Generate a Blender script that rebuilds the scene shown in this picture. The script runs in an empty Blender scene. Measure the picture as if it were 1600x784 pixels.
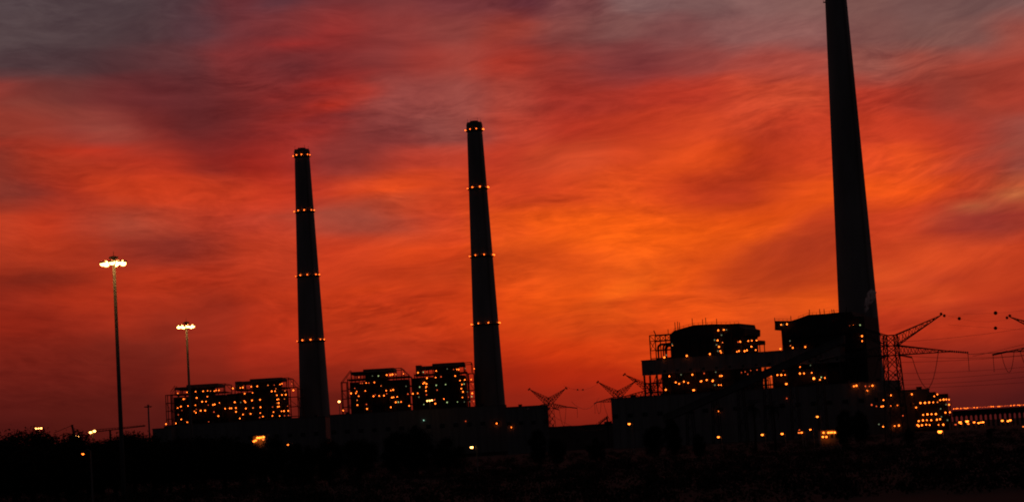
import bpy, math, random
import numpy as np
from mathutils import Vector, Matrix

# ------------------------------------------------------------------ camera, sky, exposure
sc = bpy.context.scene
COL = sc.collection
F, CX, CY, CAMH = 3556.0, 800.0, 392.0, 4.5       # focal length in photo pixels, eye height
PITCH, ROLL = math.radians(4.9), math.radians(-3.35)
ROT = Matrix.Rotation(math.pi/2 + PITCH, 3, 'X') @ Matrix.Rotation(ROLL, 3, 'Z')
cd = bpy.data.cameras.new('camera')
cd.sensor_width = 36.0
cd.lens = 36.0*F/1600.0
cd.clip_start, cd.clip_end = 0.5, 40000
cam = bpy.data.objects.new('camera', cd)
COL.objects.link(cam)
cam.matrix_world = Matrix.Translation((0, 0, CAMH)) @ ROT.to_4x4()
sc.camera = cam
sc.view_settings.view_transform = 'Standard'
sc.view_settings.look = 'None'
sc.view_settings.exposure = 0.0
sc.view_settings.gamma = 1.0
sc.render.engine = 'CYCLES'
sc.cycles.use_denoising = True
sc.cycles.max_bounces = 4
sc.cycles.volume_bounces = 3
sc.cycles.pixel_filter_type = 'BLACKMAN_HARRIS'
sc.cycles.filter_width = 1.9

# colours of the afterglow noted at points of the sky, sRGB
SKY_SAMPLES = """
0: 0 88,76,76;100 86,74,73;200 84,70,70;300 84,62,65;370 110,45,48;430 88,55,62;520 125,58,58;600 132,66,64;700 120,58,60;760 120,58,58;820 98,48,55;900 122,70,68;1000 132,100,95;1100 132,98,92;1200 136,98,92;1260 136,98,90;1350 135,95,85;1450 125,92,85;1530 115,88,82;1600 128,96,90
50: 0 90,76,74;60 84,70,68;150 86,70,68;250 84,64,64;330 90,62,66;400 112,48,50;470 128,52,50;540 158,52,46;620 150,62,56;700 145,70,62;800 150,60,48;880 132,72,66;950 128,84,78;1050 130,78,74;1150 140,92,86;1250 145,95,88;1380 140,92,82;1450 130,92,82;1520 135,92,82;1600 172,80,62
100: 0 80,60,60;60 82,58,58;130 78,52,52;200 86,48,48;280 98,52,52;380 125,46,44;450 110,45,45;520 150,45,40;580 150,66,60;650 165,60,48;720 160,68,56;800 175,58,42;880 140,58,50;950 135,62,58;1000 128,56,55;1080 150,70,62;1180 165,72,60;1250 172,75,60;1360 150,85,72;1450 165,75,58;1530 180,72,52;1600 182,72,52
150: 0 148,52,40;50 132,60,50;110 118,55,48;170 112,42,40;240 108,42,42;310 100,42,42;370 122,44,40;430 128,42,38;490 155,44,34;550 165,52,38;600 148,68,60;660 152,72,64;720 155,78,68;800 162,66,52;880 160,52,40;950 165,52,38;1030 178,54,36;1100 185,58,38;1170 205,75,45;1240 200,75,45;1360 185,60,40;1440 165,56,40;1500 140,58,46;1560 160,58,40;1600 168,62,46
200: 0 150,60,44;60 158,62,46;120 155,66,54;170 158,72,60;230 130,45,38;300 105,42,40;370 120,38,34;440 150,42,32;500 160,46,36;550 125,48,44;610 130,56,52;680 140,76,68;720 150,72,62;800 185,65,45;880 185,56,36;950 195,62,36;1030 205,66,36;1100 210,72,36;1170 205,72,40;1240 200,66,38;1370 190,60,34;1440 190,60,34;1500 175,60,42;1560 155,62,48;1600 150,82,70
250: 0 140,56,42;60 160,54,34;120 172,56,34;200 175,54,34;260 182,52,30;330 140,42,34;400 160,40,28;470 178,50,36;520 140,56,50;570 150,58,48;640 180,62,44;700 190,66,44;780 195,62,38;850 200,72,40;920 205,75,40;1000 210,72,34;1070 225,80,32;1130 222,76,28;1190 185,56,30;1260 205,66,32;1370 215,72,34;1420 232,84,30;1470 205,68,36;1530 170,60,42;1600 150,76,62
300: 0 140,58,44;50 150,52,38;110 170,52,32;180 195,62,30;250 205,64,30;310 205,66,34;370 195,60,32;430 190,54,30;500 190,58,36;560 215,72,34;630 230,80,30;690 225,76,34;780 205,66,32;840 190,60,30;900 210,70,30;960 225,82,28;1020 215,72,28;1080 195,60,28;1150 175,54,30;1220 225,80,26;1270 235,86,24;1370 240,88,24;1430 235,84,26;1480 190,60,34;1540 185,66,40;1600 185,88,52
345: 0 185,62,34;60 190,56,28;130 175,62,40;190 160,68,48;250 180,68,44;320 185,62,38;400 190,62,40;440 200,68,42;520 165,72,54;570 150,70,54;630 175,70,48;690 200,66,36;780 225,82,26;850 245,95,20;920 248,98,18;1000 248,98,18;1070 245,95,20;1140 240,90,22;1200 225,78,24;1260 195,62,30;1370 200,64,32;1440 205,66,34;1500 170,62,44;1560 150,62,50;1600 165,58,38
390: 0 185,62,34;60 185,58,28;130 175,54,28;200 150,50,34;260 128,46,36;320 160,52,32;400 185,58,30;440 190,62,34;520 195,60,30;580 205,66,30;650 220,72,26;700 205,62,26;790 200,72,26;850 185,62,24;910 215,82,24;960 250,108,24;1020 248,104,22;1080 240,95,22;1140 215,80,26;1190 180,64,28;1250 172,58,28;1290 180,60,28;1380 205,68,32;1450 215,78,34;1530 205,72,34;1600 190,62,30
430: 0 150,44,24;50 130,42,26;110 150,46,26;170 175,52,26;240 190,56,26;320 180,52,26;400 185,56,28;440 185,58,30;520 200,62,28;580 200,64,28;650 190,58,24;700 180,56,24;790 215,74,22;850 225,85,22;910 235,92,22;960 250,112,28;1010 250,108,24;1080 245,95,22;1130 215,78,26;1190 185,64,26;1250 185,64,26;1290 200,70,26;1380 220,84,36;1450 205,72,34;1530 205,70,32;1600 195,64,30
470: 0 140,40,24;60 155,44,24;130 175,50,24;200 180,52,26;260 175,52,26;330 150,46,28;400 180,52,26;440 195,58,26;520 205,62,24;580 205,62,24;650 200,60,24;700 205,62,22;790 225,76,20;850 235,88,20;910 225,85,20;960 240,100,24;1020 215,74,20;1080 230,84,20;1130 225,82,22;1190 215,80,24;1250 225,85,22;1290 225,85,22;1380 205,66,30;1450 215,76,34;1530 200,64,30;1600 180,54,28
510: 0 150,40,22;60 140,38,22;130 150,42,24;200 165,48,26;250 140,44,28;320 160,48,28;400 180,50,24;440 185,52,24;530 185,55,24;600 190,58,24;650 195,58,22;710 200,58,20;800 215,68,20;860 215,72,20;920 200,66,20;960 205,66,20;1010 220,74,20;1180 205,74,24;1200 205,74,24;1390 195,58,28;1450 200,60,28;1530 180,52,26;1600 160,46,26
550: 0 122,34,22;80 120,34,22;160 118,36,24;230 120,38,26;320 145,42,26;400 165,44,24;440 165,44,24;530 170,46,22;600 165,46,22;650 165,46,22;710 175,48,20;800 195,52,18;860 210,58,16;920 215,62,16;990 210,64,18;1390 165,44,24;1450 150,42,25;1530 140,40,25;1600 125,36,24
590: 0 108,31,22;100 108,31,22;200 108,31,22;320 120,35,23;440 128,36,22;530 130,36,22;600 130,36,22;800 165,40,18;880 180,42,16;950 178,42,16;1450 120,34,24;1530 105,31,24;1600 95,28,24
630: 0 92,27,21;100 90,27,20;200 90,27,20;530 100,29,20;800 140,36,20;900 142,36,20;940 142,36,20;1500 90,28,24;1600 78,25,23
665: 0 75,22,18;100 80,24,18;230 85,26,20;860 120,33,20;940 122,33,20;1500 78,25,22;1600 70,23,21
"""
AZ0, AZ1, EL0, EL1 = -.235, .235, -.004, .205

def lin(c):
    return c/12.92 if c <= .04045 else ((c + .055)/1.055)**2.4

# cloud strokes: centre column, row, half length, half thickness, rise in degrees, colour, weight
SKY_STROKES = [
    (110, 40, 170, 60, 0, 76, 60, 63, .6), (1450, 15, 200, 40, 0, 116, 82, 77, .5), (600, 60, 60, 40, 10, 136, 60, 55, .5), (470, 110, 110, 70, 10, 118, 44, 44, .4),
    (535, 157, 48, 5, 14, 200, 52, 30, .55), (500, 134, 55, 5, 12, 178, 48, 36, .7), (480, 70, 50, 6, 10, 165, 46, 40, .6), (470, 100, 55, 9, 10, 104, 44, 45, .65),
    (525, 188, 45, 7, 16, 106, 40, 42, .75), (598, 222, 50, 13, 22, 120, 46, 44, .5), (470, 145, 40, 5, 14, 118, 42, 40, .6), (420, 215, 60, 10, 8, 125, 36, 34, .4), (500, 205, 40, 6, 14, 160, 44, 34, .5),
    (610, 165, 40, 25, 40, 155, 82, 74, .4), (140, 200, 90, 9, -18, 155, 75, 60, .5),
    (60, 170, 60, 6, -8, 140, 68, 55, .5), (120, 238, 120, 5, -3, 195, 50, 28, .5), (240, 288, 110, 14, -4, 210, 65, 30, .5),
    (20, 300, 40, 10, 0, 115, 48, 40, .5), (560, 320, 90, 7, 8, 150, 78, 60, .5), (650, 290, 50, 10, 4, 240, 82, 28, .5),
    (1060, 268, 80, 9, 10, 238, 85, 28, .6), (1140, 300, 70, 16, 10, 180, 55, 28, .6), (1190, 335, 110, 10, 12, 248, 92, 20, .6),
    (1245, 392, 75, 27, 22, 160, 52, 28, .95), (1180, 432, 50, 12, 20, 178, 60, 26, .75), (1150, 372, 70, 8, 22, 248, 96, 20, .65), (1570, 314, 60, 5, 16, 190, 112, 64, .6),
    (1560, 345, 70, 9, 14, 150, 50, 40, .7), (1560, 235, 60, 10, 15, 150, 78, 62, .6), (1500, 265, 70, 9, 15, 165, 58, 42, .5),
    (1500, 125, 60, 14, 10, 140, 58, 46, .5), (1440, 300, 60, 14, 8, 248, 90, 22, .5), (820, 75, 50, 7, 8, 115, 50, 48, .6),
    (1010, 90, 70, 8, 2, 120, 60, 58, .6), (1040, 32, 50, 6, 5, 118, 72, 70, .5), (870, 105, 50, 7, 6, 165, 52, 38, .5),
    (850, 415, 70, 14, 2, 185, 66, 24, .6), (955, 445, 50, 8, 22, 252, 108, 22, .4), (1010, 375, 120, 9, 4, 250, 100, 18, .5), (880, 470, 60, 7, 12, 240, 86, 18, .5), (1020, 470, 70, 6, 10, 238, 86, 20, .5), (760, 345, 70, 8, 10, 232, 84, 24, .4), (700, 395, 60, 6, 12, 222, 72, 24, .5), (620, 445, 70, 6, 6, 222, 70, 22, .5), (420, 455, 80, 8, 2, 205, 62, 26, .5), (940, 512, 35, 7, 8, 180, 60, 20, .6),
    (690, 430, 60, 8, 15, 175, 54, 24, .5), (260, 378, 60, 9, 3, 130, 46, 36, .6), (40, 440, 60, 9, 0, 125, 40, 26, .5),
    (1400, 470, 60, 8, 12, 230, 85, 32, .4), (1440, 492, 60, 7, 12, 175, 54, 30, .4), (300, 190, 100, 20, -5, 100, 42, 42, .4),
    (300, 225, 70, 10, 0, 118, 42, 40, .4), (985, 425, 150, 60, 5, 238, 86, 20, .45), (1020, 415, 80, 6, 10, 200, 72, 24, .5),
    (930, 480, 70, 6, 8, 195, 64, 22, .5), (1100, 455, 60, 6, 12, 200, 74, 24, .4), (640, 410, 80, 6, 8, 190, 58, 26, .5),
    (560, 470, 90, 6, 4, 185, 54, 24, .45), (300, 470, 90, 6, 2, 150, 44, 26, .5), (130, 390, 80, 6, 2, 150, 46, 28, .5),
    (1480, 440, 90, 6, 13, 180, 58, 32, .5), (1520, 480, 80, 6, 13, 165, 50, 30, .5), (1420, 420, 70, 6, 13, 228, 84, 34, .4),
    (960, 370, 120, 6, 3, 252, 102, 18, .5), (960, 452, 28, 7, 30, 254, 112, 26, .6)]
NROW, NCOL = 50, 63                                       # 63 columns: two ramps of 32 that share one stop
def sky_rows():
    # spread the colour notes (photo row: photo column r,g,b) over azimuth and elevation
    pts, cols = [], []
    for ln in SKY_SAMPLES.strip().splitlines():
        y, rest = ln.split(':')
        for it in rest.split(';'):
            x, c = it.split(); pts.append((float(x), float(y))); cols.append([lin(float(q)/255) for q in c.split(',')])
    pts, cols = np.array(pts), np.array(cols); rows = []
    for e in np.linspace(EL0, EL1, NROW):
        r = []
        for a in np.linspace(AZ0, AZ1, NCOL):
            v = ROT.transposed() @ Vector((math.sin(a)*math.cos(e), math.cos(a)*math.cos(e), math.sin(e)))
            x = min(max(CX - F*v.x/v.z, 0), 1600); y = min(max(CY + F*v.y/v.z, 0), 665)
            d2 = ((pts[:, 0] - x)/30)**2 + ((pts[:, 1] - y)/16)**2
            w = np.exp(-d2/2) + 1e-5/(1 + d2)**2
            c = (w[:, None]*cols).sum(0)/w.sum()
            for (sx_, sy_, hl, ht, an, cr_, cg_, cb_, wt) in SKY_STROKES:
                ca, sa = math.cos(math.radians(an)), math.sin(math.radians(an))
                p = ((x - sx_)*ca - (y - sy_)*sa)/hl; q = ((x - sx_)*sa + (y - sy_)*ca)/(ht*1.1)
                k = wt*math.exp(-.5*(p*p + q*q))
                c = c*(1 - k) + np.array([lin(cr_/255), lin(cg_/255), lin(cb_/255)])*k
            r.append(c)
        rows.append(r)
    return rows
SKY_ROWS = sky_rows()

class NT:
    def __init__(s, tree):
        s.t = tree; s.n = tree.nodes; s.l = tree.links
    def put(s, sock, v):
        if hasattr(v, 'links') or hasattr(v, 'is_output'): s.l.new(v, sock)
        else: sock.default_value = v
    def math(s, op, a, b=None, c=None, clamp=False):
        n = s.n.new('ShaderNodeMath'); n.operation = op; n.use_clamp = clamp
        for i, v in enumerate((a, b, c)):
            if v is not None: s.put(n.inputs[i], v)
        return n.outputs[0]
    def mapr(s, v, a, b, c=0.0, d=1.0, kind='LINEAR'):
        n = s.n.new('ShaderNodeMapRange'); n.interpolation_type = kind; n.clamp = True
        s.put(n.inputs['Value'], v)
        for k, x in (('From Min', a), ('From Max', b), ('To Min', c), ('To Max', d)): s.put(n.inputs[k], x)
        return n.outputs[0]
    def mix(s, fac, a, b, mode='MIX'):
        n = s.n.new('ShaderNodeMix'); n.data_type = 'RGBA'; n.blend_type = mode
        s.put(n.inputs[0], fac); s.put(n.inputs[6], a); s.put(n.inputs[7], b)
        return n.outputs[2]
    def comb(s, x, y, z):
        n = s.n.new('ShaderNodeCombineXYZ')
        for i, v in enumerate((x, y, z)): s.put(n.inputs[i], v)
        return n.outputs[0]
    def noise(s, vec, scale, detail=4.0, rough=.55, dist=0.0):
        n = s.n.new('ShaderNodeTexNoise')
        if vec is not None: s.put(n.inputs['Vector'], vec)
        n.inputs['Scale'].default_value = scale; n.inputs['Detail'].default_value = detail
        n.inputs['Roughness'].default_value = rough; n.inputs['Distortion'].default_value = dist
        return n.outputs[0]

world = bpy.data.worlds.new('World')
sc.world = world
world.use_nodes = True
W = NT(world.node_tree)
W.n.clear()
tc = W.n.new('ShaderNodeTexCoord')
sx = W.n.new('ShaderNodeSeparateXYZ'); W.l.new(tc.outputs['Generated'], sx.inputs[0])
az = W.math('ARCTAN2', sx.outputs[0], sx.outputs[1])
el = W.math('ARCSINE', sx.outputs[2])
# fibres of the cloud deck: long along the wind, thin across it, curling upward to the right
bend = W.math('ADD', W.math('MULTIPLY', az, .05), W.math('MULTIPLY', W.math('MULTIPLY', az, az), .30))
els = W.math('SUBTRACT', el, bend)
w0 = W.noise(W.comb(W.math('MULTIPLY', az, 14.), W.math('MULTIPLY', el, 26.), 6.2), 1.0, 2.0, .5)
els = W.math('ADD', els, W.math('MULTIPLY', W.math('SUBTRACT', w0, .5), .022))
w1 = W.noise(W.comb(W.math('MULTIPLY', az, 9.), W.math('MULTIPLY', els, 40.), 3.1), 1.0, 3.0, .5)
w2 = W.noise(W.comb(W.math('MULTIPLY', az, 9.), W.math('MULTIPLY', els, 40.), 8.7), 1.0, 3.0, .5)
azw = W.math('ADD', az, W.math('MULTIPLY', W.math('SUBTRACT', w1, .5), .026))
elw = W.math('ADD', el, W.math('MULTIPLY', W.math('SUBTRACT', w2, .5), .012))
# the noted colours: one small node group for each elevation row, azimuth in, colour out
MIDAZ = (AZ0 + AZ1)/2
def row_group(row):
    g = bpy.data.node_groups.new('cloud_row', 'ShaderNodeTree')
    g.interface.new_socket('azimuth', in_out='INPUT', socket_type='NodeSocketFloat')
    g.interface.new_socket('colour', in_out='OUTPUT', socket_type='NodeSocketColor')
    G = NT(g); gi = G.n.new('NodeGroupInput'); outs = []
    for q, lo, hi in ((row[:32], AZ0, MIDAZ), (row[31:], MIDAZ, AZ1)):
        cr = G.n.new('ShaderNodeValToRGB'); r = cr.color_ramp; r.interpolation = 'CARDINAL'
        r.elements[0].color = [float(v) for v in q[0]] + [1]; r.elements[1].color = [float(v) for v in q[31]] + [1]
        for i in range(1, 31): r.elements.new(i/31).color = [float(v) for v in q[i]] + [1]
        G.l.new(G.mapr(gi.outputs[0], lo, hi), cr.inputs[0]); outs.append(cr.outputs[0])
    c = G.mix(G.math('GREATER_THAN', gi.outputs[0], MIDAZ), outs[0], outs[1])
    go = G.n.new('NodeGroupOutput'); G.l.new(c, go.inputs[0]); return g
groups = [row_group(r_) for r_ in SKY_ROWS]
col = None
for j in range(NROW):
    gn = W.n.new('ShaderNodeGroup'); gn.node_tree = groups[j]; W.l.new(azw, gn.inputs[0]); rowc = gn.outputs[0]
    if col is None: col = rowc
    else:
        e0 = EL0 + (EL1 - EL0)*(j - 1)/(NROW - 1); e1 = EL0 + (EL1 - EL0)*j/(NROW - 1)
        col = W.mix(W.mapr(elw, e0, e1), col, rowc)
# twilight sky away from the afterglow: clear dusk sky with thin grey cloud
sky = W.n.new('ShaderNodeTexSky'); sky.sky_type = 'NISHITA'; sky.sun_disc = False
sky.sun_elevation = math.radians(-3.0); sky.sun_rotation = math.radians(2.0)
sky.dust_density = 3.0
veil = W.mix(W.mapr(sx.outputs[1], -.6, .9, kind='SMOOTHSTEP'), (.010, .0095, .011, 1), (.075, .045, .042, 1))
away = W.mix(1.0, W.mix(1.0, sky.outputs[0], (.06, .06, .06, 1), 'MULTIPLY'), veil, 'ADD')
absaz = W.math('ABSOLUTE', az)
f1 = W.mapr(absaz, .24, 1.0, kind='SMOOTHSTEP'); f2 = W.mapr(el, .20, .75, kind='SMOOTHSTEP')
field = W.mix(W.math('MAXIMUM', f1, f2), col, away)
# streaks, stronger in some patches than in others
n1 = W.noise(W.comb(W.math('MULTIPLY', azw, 16.), W.math('MULTIPLY', els, 70.), 0.3), 1.0, 6.0, .62, .5)
n2 = W.noise(W.comb(W.math('MULTIPLY', azw, 60.), W.math('MULTIPLY', els, 250.), 5.3), 1.0, 4.0, .6, .6)
n3 = W.mapr(W.noise(W.comb(W.math('MULTIPLY', az, 11.), W.math('MULTIPLY', el, 22.), 1.9), 1.0, 2.0), .35, .65, .1, 1.0)
st = W.math('ADD', W.math('MULTIPLY', W.math('SUBTRACT', n1, .5), 1.05), W.math('MULTIPLY', W.math('MULTIPLY', W.math('SUBTRACT', n2, .5), .85), n3))
n4 = W.noise(W.comb(W.math('MULTIPLY', azw, 130.), W.math('MULTIPLY', els, 620.), 2.2), 1.0, 3.0, .6, .3)
st = W.math('ADD', st, W.math('MULTIPLY', W.math('MULTIPLY', W.math('SUBTRACT', n4, .5), .45), n3))
low = W.mapr(el, .015, .05, .25, 1.0)
st = W.math('MULTIPLY', st, low)
gain = W.comb(W.math('MULTIPLY_ADD', st, .95, .96), W.math('MULTIPLY_ADD', st, 1.05, .875), W.math('MULTIPLY_ADD', st, .95, .93))
field = W.mix(1.0, field, gain, 'MULTIPLY')
bg = W.n.new('ShaderNodeBackground'); W.l.new(field, bg.inputs[0]); bg.inputs[1].default_value = 1.0
wo = W.n.new('ShaderNodeOutputWorld'); W.l.new(bg.outputs[0], wo.inputs[0])
# the sun is below the horizon: no sun lamp

# ------------------------------------------------------------------ materials
def mat(name, color, rough=.8, metal=0., nscale=None, namt=.35, bump=0., stretch=(1, 1, 1)):
    m = bpy.data.materials.new(name); m.use_nodes = True
    T = NT(m.node_tree); b = T.n['Principled BSDF']
    b.inputs['Specular IOR Level'].default_value = .5 if rough < .5 else .08
    b.inputs['Roughness'].default_value = rough; b.inputs['Metallic'].default_value = metal
    b.inputs['Base Color'].default_value = (*color, 1)
    if nscale:
        g = T.n.new('ShaderNodeNewGeometry'); mp = T.n.new('ShaderNodeMapping')
        T.l.new(g.outputs['Position'], mp.inputs[0]); mp.inputs['Scale'].default_value = stretch
        n = T.noise(mp.outputs[0], nscale, 5., .6)
        k = T.mapr(n, .3, .7, 1 - namt, 1 + namt)
        T.l.new(T.mix(1.0, (*color, 1), T.comb(k, k, k), 'MULTIPLY'), b.inputs['Base Color'])
        if bump:
            bp = T.n.new('ShaderNodeBump'); bp.inputs['Strength'].default_value = bump
            T.l.new(n, bp.inputs['Height']); T.l.new(bp.outputs[0], b.inputs['Normal'])
    return m
def glow(name, color, strength):
    m = bpy.data.materials.new(name); m.use_nodes = True
    T = NT(m.node_tree); b = T.n['Principled BSDF']
    b.inputs['Base Color'].default_value = (.2, .2, .2, 1)
    b.inputs['Emission Color'].default_value = (*color, 1); b.inputs['Emission Strength'].default_value = strength
    return m
CONC = mat('weathered_concrete', (.26, .25, .24), .9, 0, .06, .3, 0, (1, 1, .25))
CONC2 = mat('dark_concrete', (.15, .145, .14), .9, 0, .08, .3)
CLAD = mat('ribbed_cladding', (.23, .225, .22), .7, 0, .3, .25, 0, (1, 1, .05))
CLAD2 = mat('grey_cladding', (.14, .135, .13), .7, 0, .3, .25, 0, (1, 1, .05))
CASE = mat('boiler_casing', (.05, .048, .047), .7, 0, .2, .3)
STEEL = mat('painted_steel', (.05, .05, .052), .6, .2, .5, .3)
GALV = mat('galvanised_steel', (.2, .2, .195), .6, .05, .4, .08)
GLASS = mat('dark_glass', (.02, .022, .025), .15, 0, .4, .2)
DARK = mat('dark_recess', (.02, .02, .02), .9, 0, .4, .2)
SOIL = mat('dark_soil', (.011, .0105, .010), .95, 0, .05, .45)
COAL = mat('coal_and_earth', (.03, .028, .027), .95, 0, .08, .4)
BARK = mat('bark', (.05, .04, .032), .95, 0, 4., .4)
LEAF = mat('dusty_leaves', (.012, .015, .009), .9, 0, .8, .4)
LEAF2 = mat('palm_leaves', (.03, .04, .022), .7, 0, .8, .4)
INSUL = mat('brown_insulator', (.04, .025, .02), .4, 0, 2., .2)
WIRE = mat('weathered_wire', (.06, .06, .06), .6, .3, 1., .2)
BALL = mat('marker_red', (.16, .03, .02), .6, 0, 2., .2)
EM = {'o': glow('sodium_light', (1, .15, .013), 5.2), 'd': glow('sodium_light_faint', (1, .19, .03), 1.7),
      'r': glow('sodium_light_deep', (1, .11, .025), 1.0), 'g': glow('green_white_light', (.62, .82, .32), .9),
      'x': glow('green_white_faint', (.5, .58, .32), .28), 'B': glow('sodium_light_big', (1, .19, .018), 5.2),
      'W': glow('warm_white_flood', (1, .42, .10), 8.), 'c': glow('cyan_white_light', (.5, 1.0, .72), 1.0),
      'a': glow('obstruction_amber', (1, .125, .012), 5.0),
      'H': glow('high_mast_flood', (1, .45, .12), 13.)}

# ------------------------------------------------------------------ mesh helpers
class MB:
    def __init__(s): s.v = []; s.f = []; s.m = []
    def add(s, vs, fs, mi=0):
        o = len(s.v); s.v += [tuple(v) for v in vs]
        for f in fs: s.f.append(tuple(i + o for i in f)); s.m.append(mi)
        return s
    def box(s, x0, x1, y0, y1, z0, z1, mi=0):
        return s.add([(x0,y0,z0),(x1,y0,z0),(x1,y1,z0),(x0,y1,z0),(x0,y0,z1),(x1,y0,z1),(x1,y1,z1),(x0,y1,z1)],
              [(0,3,2,1),(4,5,6,7),(0,1,5,4),(1,2,6,5),(2,3,7,6),(3,0,4,7)], mi)
    def bar(s, p, q, w, mi=0, w2=None):
        p = Vector(p); q = Vector(q); d = (q - p)
        if d.length < 1e-6: return s
        d.normalize(); a = d.cross(Vector((0, 0, 1)))
        if a.length < 1e-3: a = Vector((1, 0, 0))
        a.normalize(); b = d.cross(a); w2 = w if w2 is None else w2
        vs = [p + (a*i + b*j)*w/2 for i, j in ((-1,-1),(1,-1),(1,1),(-1,1))] + [q + (a*i + b*j)*w2/2 for i, j in ((-1,-1),(1,-1),(1,1),(-1,1))]
        return s.add(vs, [(3,2,1,0),(4,5,6,7),(0,1,5,4),(1,2,6,5),(2,3,7,6),(3,0,4,7)], mi)
    def tube(s, pts, r, n=6, mi=0):
        pts = [Vector(p) for p in pts]; rr = r if isinstance(r, (list, tuple)) else [r]*len(pts); vs = []
        for i, p in enumerate(pts):
            d = (pts[min(i + 1, len(pts) - 1)] - pts[max(i - 1, 0)]).normalized()
            a = d.cross(Vector((0, .001, 1)));  a = a.normalized() if a.length > 1e-2 else Vector((1, 0, 0))
            b = d.cross(a)
            vs += [p + (a*math.cos(t*2*math.pi/n) + b*math.sin(t*2*math.pi/n))*rr[i] for t in range(n)]
        fs = [(i*n + k, i*n + (k + 1) % n, (i + 1)*n + (k + 1) % n, (i + 1)*n + k) for i in range(len(pts) - 1) for k in range(n)]
        fs += [tuple(range(n))[::-1], tuple((len(pts) - 1)*n + k for k in range(n))]
        return s.add(vs, fs, mi)
    def ring(s, prof, n=48, mi=0, caps=True):            # lathe: prof = [(r, z)]
        vs = [(r*math.cos(2*math.pi*k/n), r*math.sin(2*math.pi*k/n), z) for r, z in prof for k in range(n)]
        fs = [(i*n + k, i*n + (k + 1) % n, (i + 1)*n + (k + 1) % n, (i + 1)*n + k) for i in range(len(prof) - 1) for k in range(n)]
        if caps: fs += [tuple(range(n))[::-1], tuple((len(prof) - 1)*n + k for k in range(n))]
        return s.add(vs, fs, mi)
    def ball(s, c, r, mi=0, n=10, m=6, sz=1.):
        vs = [(c[0], c[1], c[2] - r*sz)]
        for i in range(1, m):
            t = math.pi*i/m
            vs += [(c[0] + r*math.sin(t)*math.cos(2*math.pi*k/n), c[1] + r*math.sin(t)*math.sin(2*math.pi*k/n), c[2] - r*sz*math.cos(t)) for k in range(n)]
        vs.append((c[0], c[1], c[2] + r*sz)); L = len(vs) - 1
        fs = [(0, 1 + (k + 1) % n, 1 + k) for k in range(n)]
        fs += [(1 + i*n + k, 1 + i*n + (k + 1) % n, 1 + (i + 1)*n + (k + 1) % n, 1 + (i + 1)*n + k) for i in range(m - 2) for k in range(n)]
        fs += [(1 + (m - 2)*n + k, 1 + (m - 2)*n + (k + 1) % n, L) for k in range(n)]
        return s.add(vs, fs, mi)
    def prism(s, poly, y0, y1, mi=0):                    # poly in (x, z), extruded along y
        n = len(poly)
        vs = [(x, y0, z) for x, z in poly] + [(x, y1, z) for x, z in poly]
        fs = [tuple(range(n)), tuple(range(2*n - 1, n - 1, -1))] + [(k, n + k, n + (k + 1) % n, (k + 1) % n) for k in range(n)]
        return s.add(vs, fs, mi)
    def mesh(s, name, mats, smooth=False):
        me = bpy.data.meshes.new(name); me.from_pydata(s.v, [], s.f)
        for m in (mats if isinstance(mats, (list, tuple)) else [mats]): me.materials.append(m)
        me.polygons.foreach_set('material_index', s.m)
        if smooth: me.polygons.foreach_set('use_smooth', [True]*len(s.f))
        me.update(); return me
    def build(s, name, mats, parent=None, loc=(0, 0, 0), smooth=False):
        return put(name, s.mesh(name, mats, smooth), parent, loc)
def put(name, me, parent=None, loc=(0, 0, 0), rz=0., sc_=1.):
    o = bpy.data.objects.new(name, me); COL.objects.link(o)
    o.parent = parent; o.location = loc; o.rotation_euler.z = rz; o.scale = (sc_,)*3
    return o
def tag(o, label=None, cat=None, group=None, kind=None):
    for k, v in (('label', label), ('category', cat), ('group', group), ('kind', kind)):
        if v: o[k] = v
    return o
def thing(name, label, cat, loc=(0, 0, 0), rz=0., group=None):
    o = put(name, None, None, loc, rz); o.empty_display_size = 1
    return tag(o, label, cat, group)

def ray(px, py):
    return ROT @ Vector(((px - CX)/F, -(py - CY)/F, -1.0))
def P(px, py, Y):                                        # the point at distance Y north that the photo shows at a pixel
    d = ray(px, py); return Vector((0, 0, CAMH)) + d*(Y/d.y)
class Fac:                                               # a facade plane: s along it, d behind it, z up
    def __init__(s, px, Y, yaw=0.):
        o = P(px, 690, Y); s.o = Vector((o.x, o.y, 0)); s.yaw = math.radians(yaw)
        s.a = Vector((math.cos(s.yaw), math.sin(s.yaw), 0)); s.n = Vector((-math.sin(s.yaw), math.cos(s.yaw), 0))
    def __call__(s, px, py, d=0.):
        r = ray(px, py); c = Vector((0, 0, CAMH))
        t = (s.o + s.n*d - c).dot(s.n)/r.dot(s.n); p = c + r*t
        return (p - s.o).dot(s.a), p.z
    def root(s, name, label, cat, group=None):
        return thing(name, label, cat, s.o, s.yaw, group)

# small lamps: bracket, hood and glowing globe; shared meshes
LAMPR = {'o': .50, 'd': .42, 'r': .46, 'g': .48, 'x': .45, 'B': .75, 'W': .9, 'c': .55, 'a': .48}
def lamp_mesh(k):
    r = LAMPR[k]; m = MB()
    m.bar((0, 0, r*1.1), (0, -r*1.5, r*1.1), r*.3)
    m.prism([(-r*.5, r*1.0), (r*.5, r*1.0), (r*.3, r*1.35), (-r*.3, r*1.35)], -r*2., -r*1.)
    m.ball((0, -r*1.5, 0), r, 1, 8, 6)
    return m.mesh('lamp', [STEEL, EM[k]])
LM = {k: lamp_mesh(k) for k in LAMPR}
LRND = random.Random(12)
def lamps(f, root, spec, x0=0., y0=0., k=1., d=0.):
    # spec: 'X,Y' pairs with an optional kind letter, in enlarged crop units (origin x0,y0, scale k)
    for it in spec.split():
        kind = 'o'
        if it[-1].isalpha(): kind = it[-1]; it = it[:-1]
        X, Y = it.split(',')
        px, py = x0 + float(X)/k, y0 + float(Y)/k
        s, z = f(px, py, d - 1.)
        put('lamp', LM[kind], root, (s, d - .05, z), 0., LRND.uniform(.6, 1.05))
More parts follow.
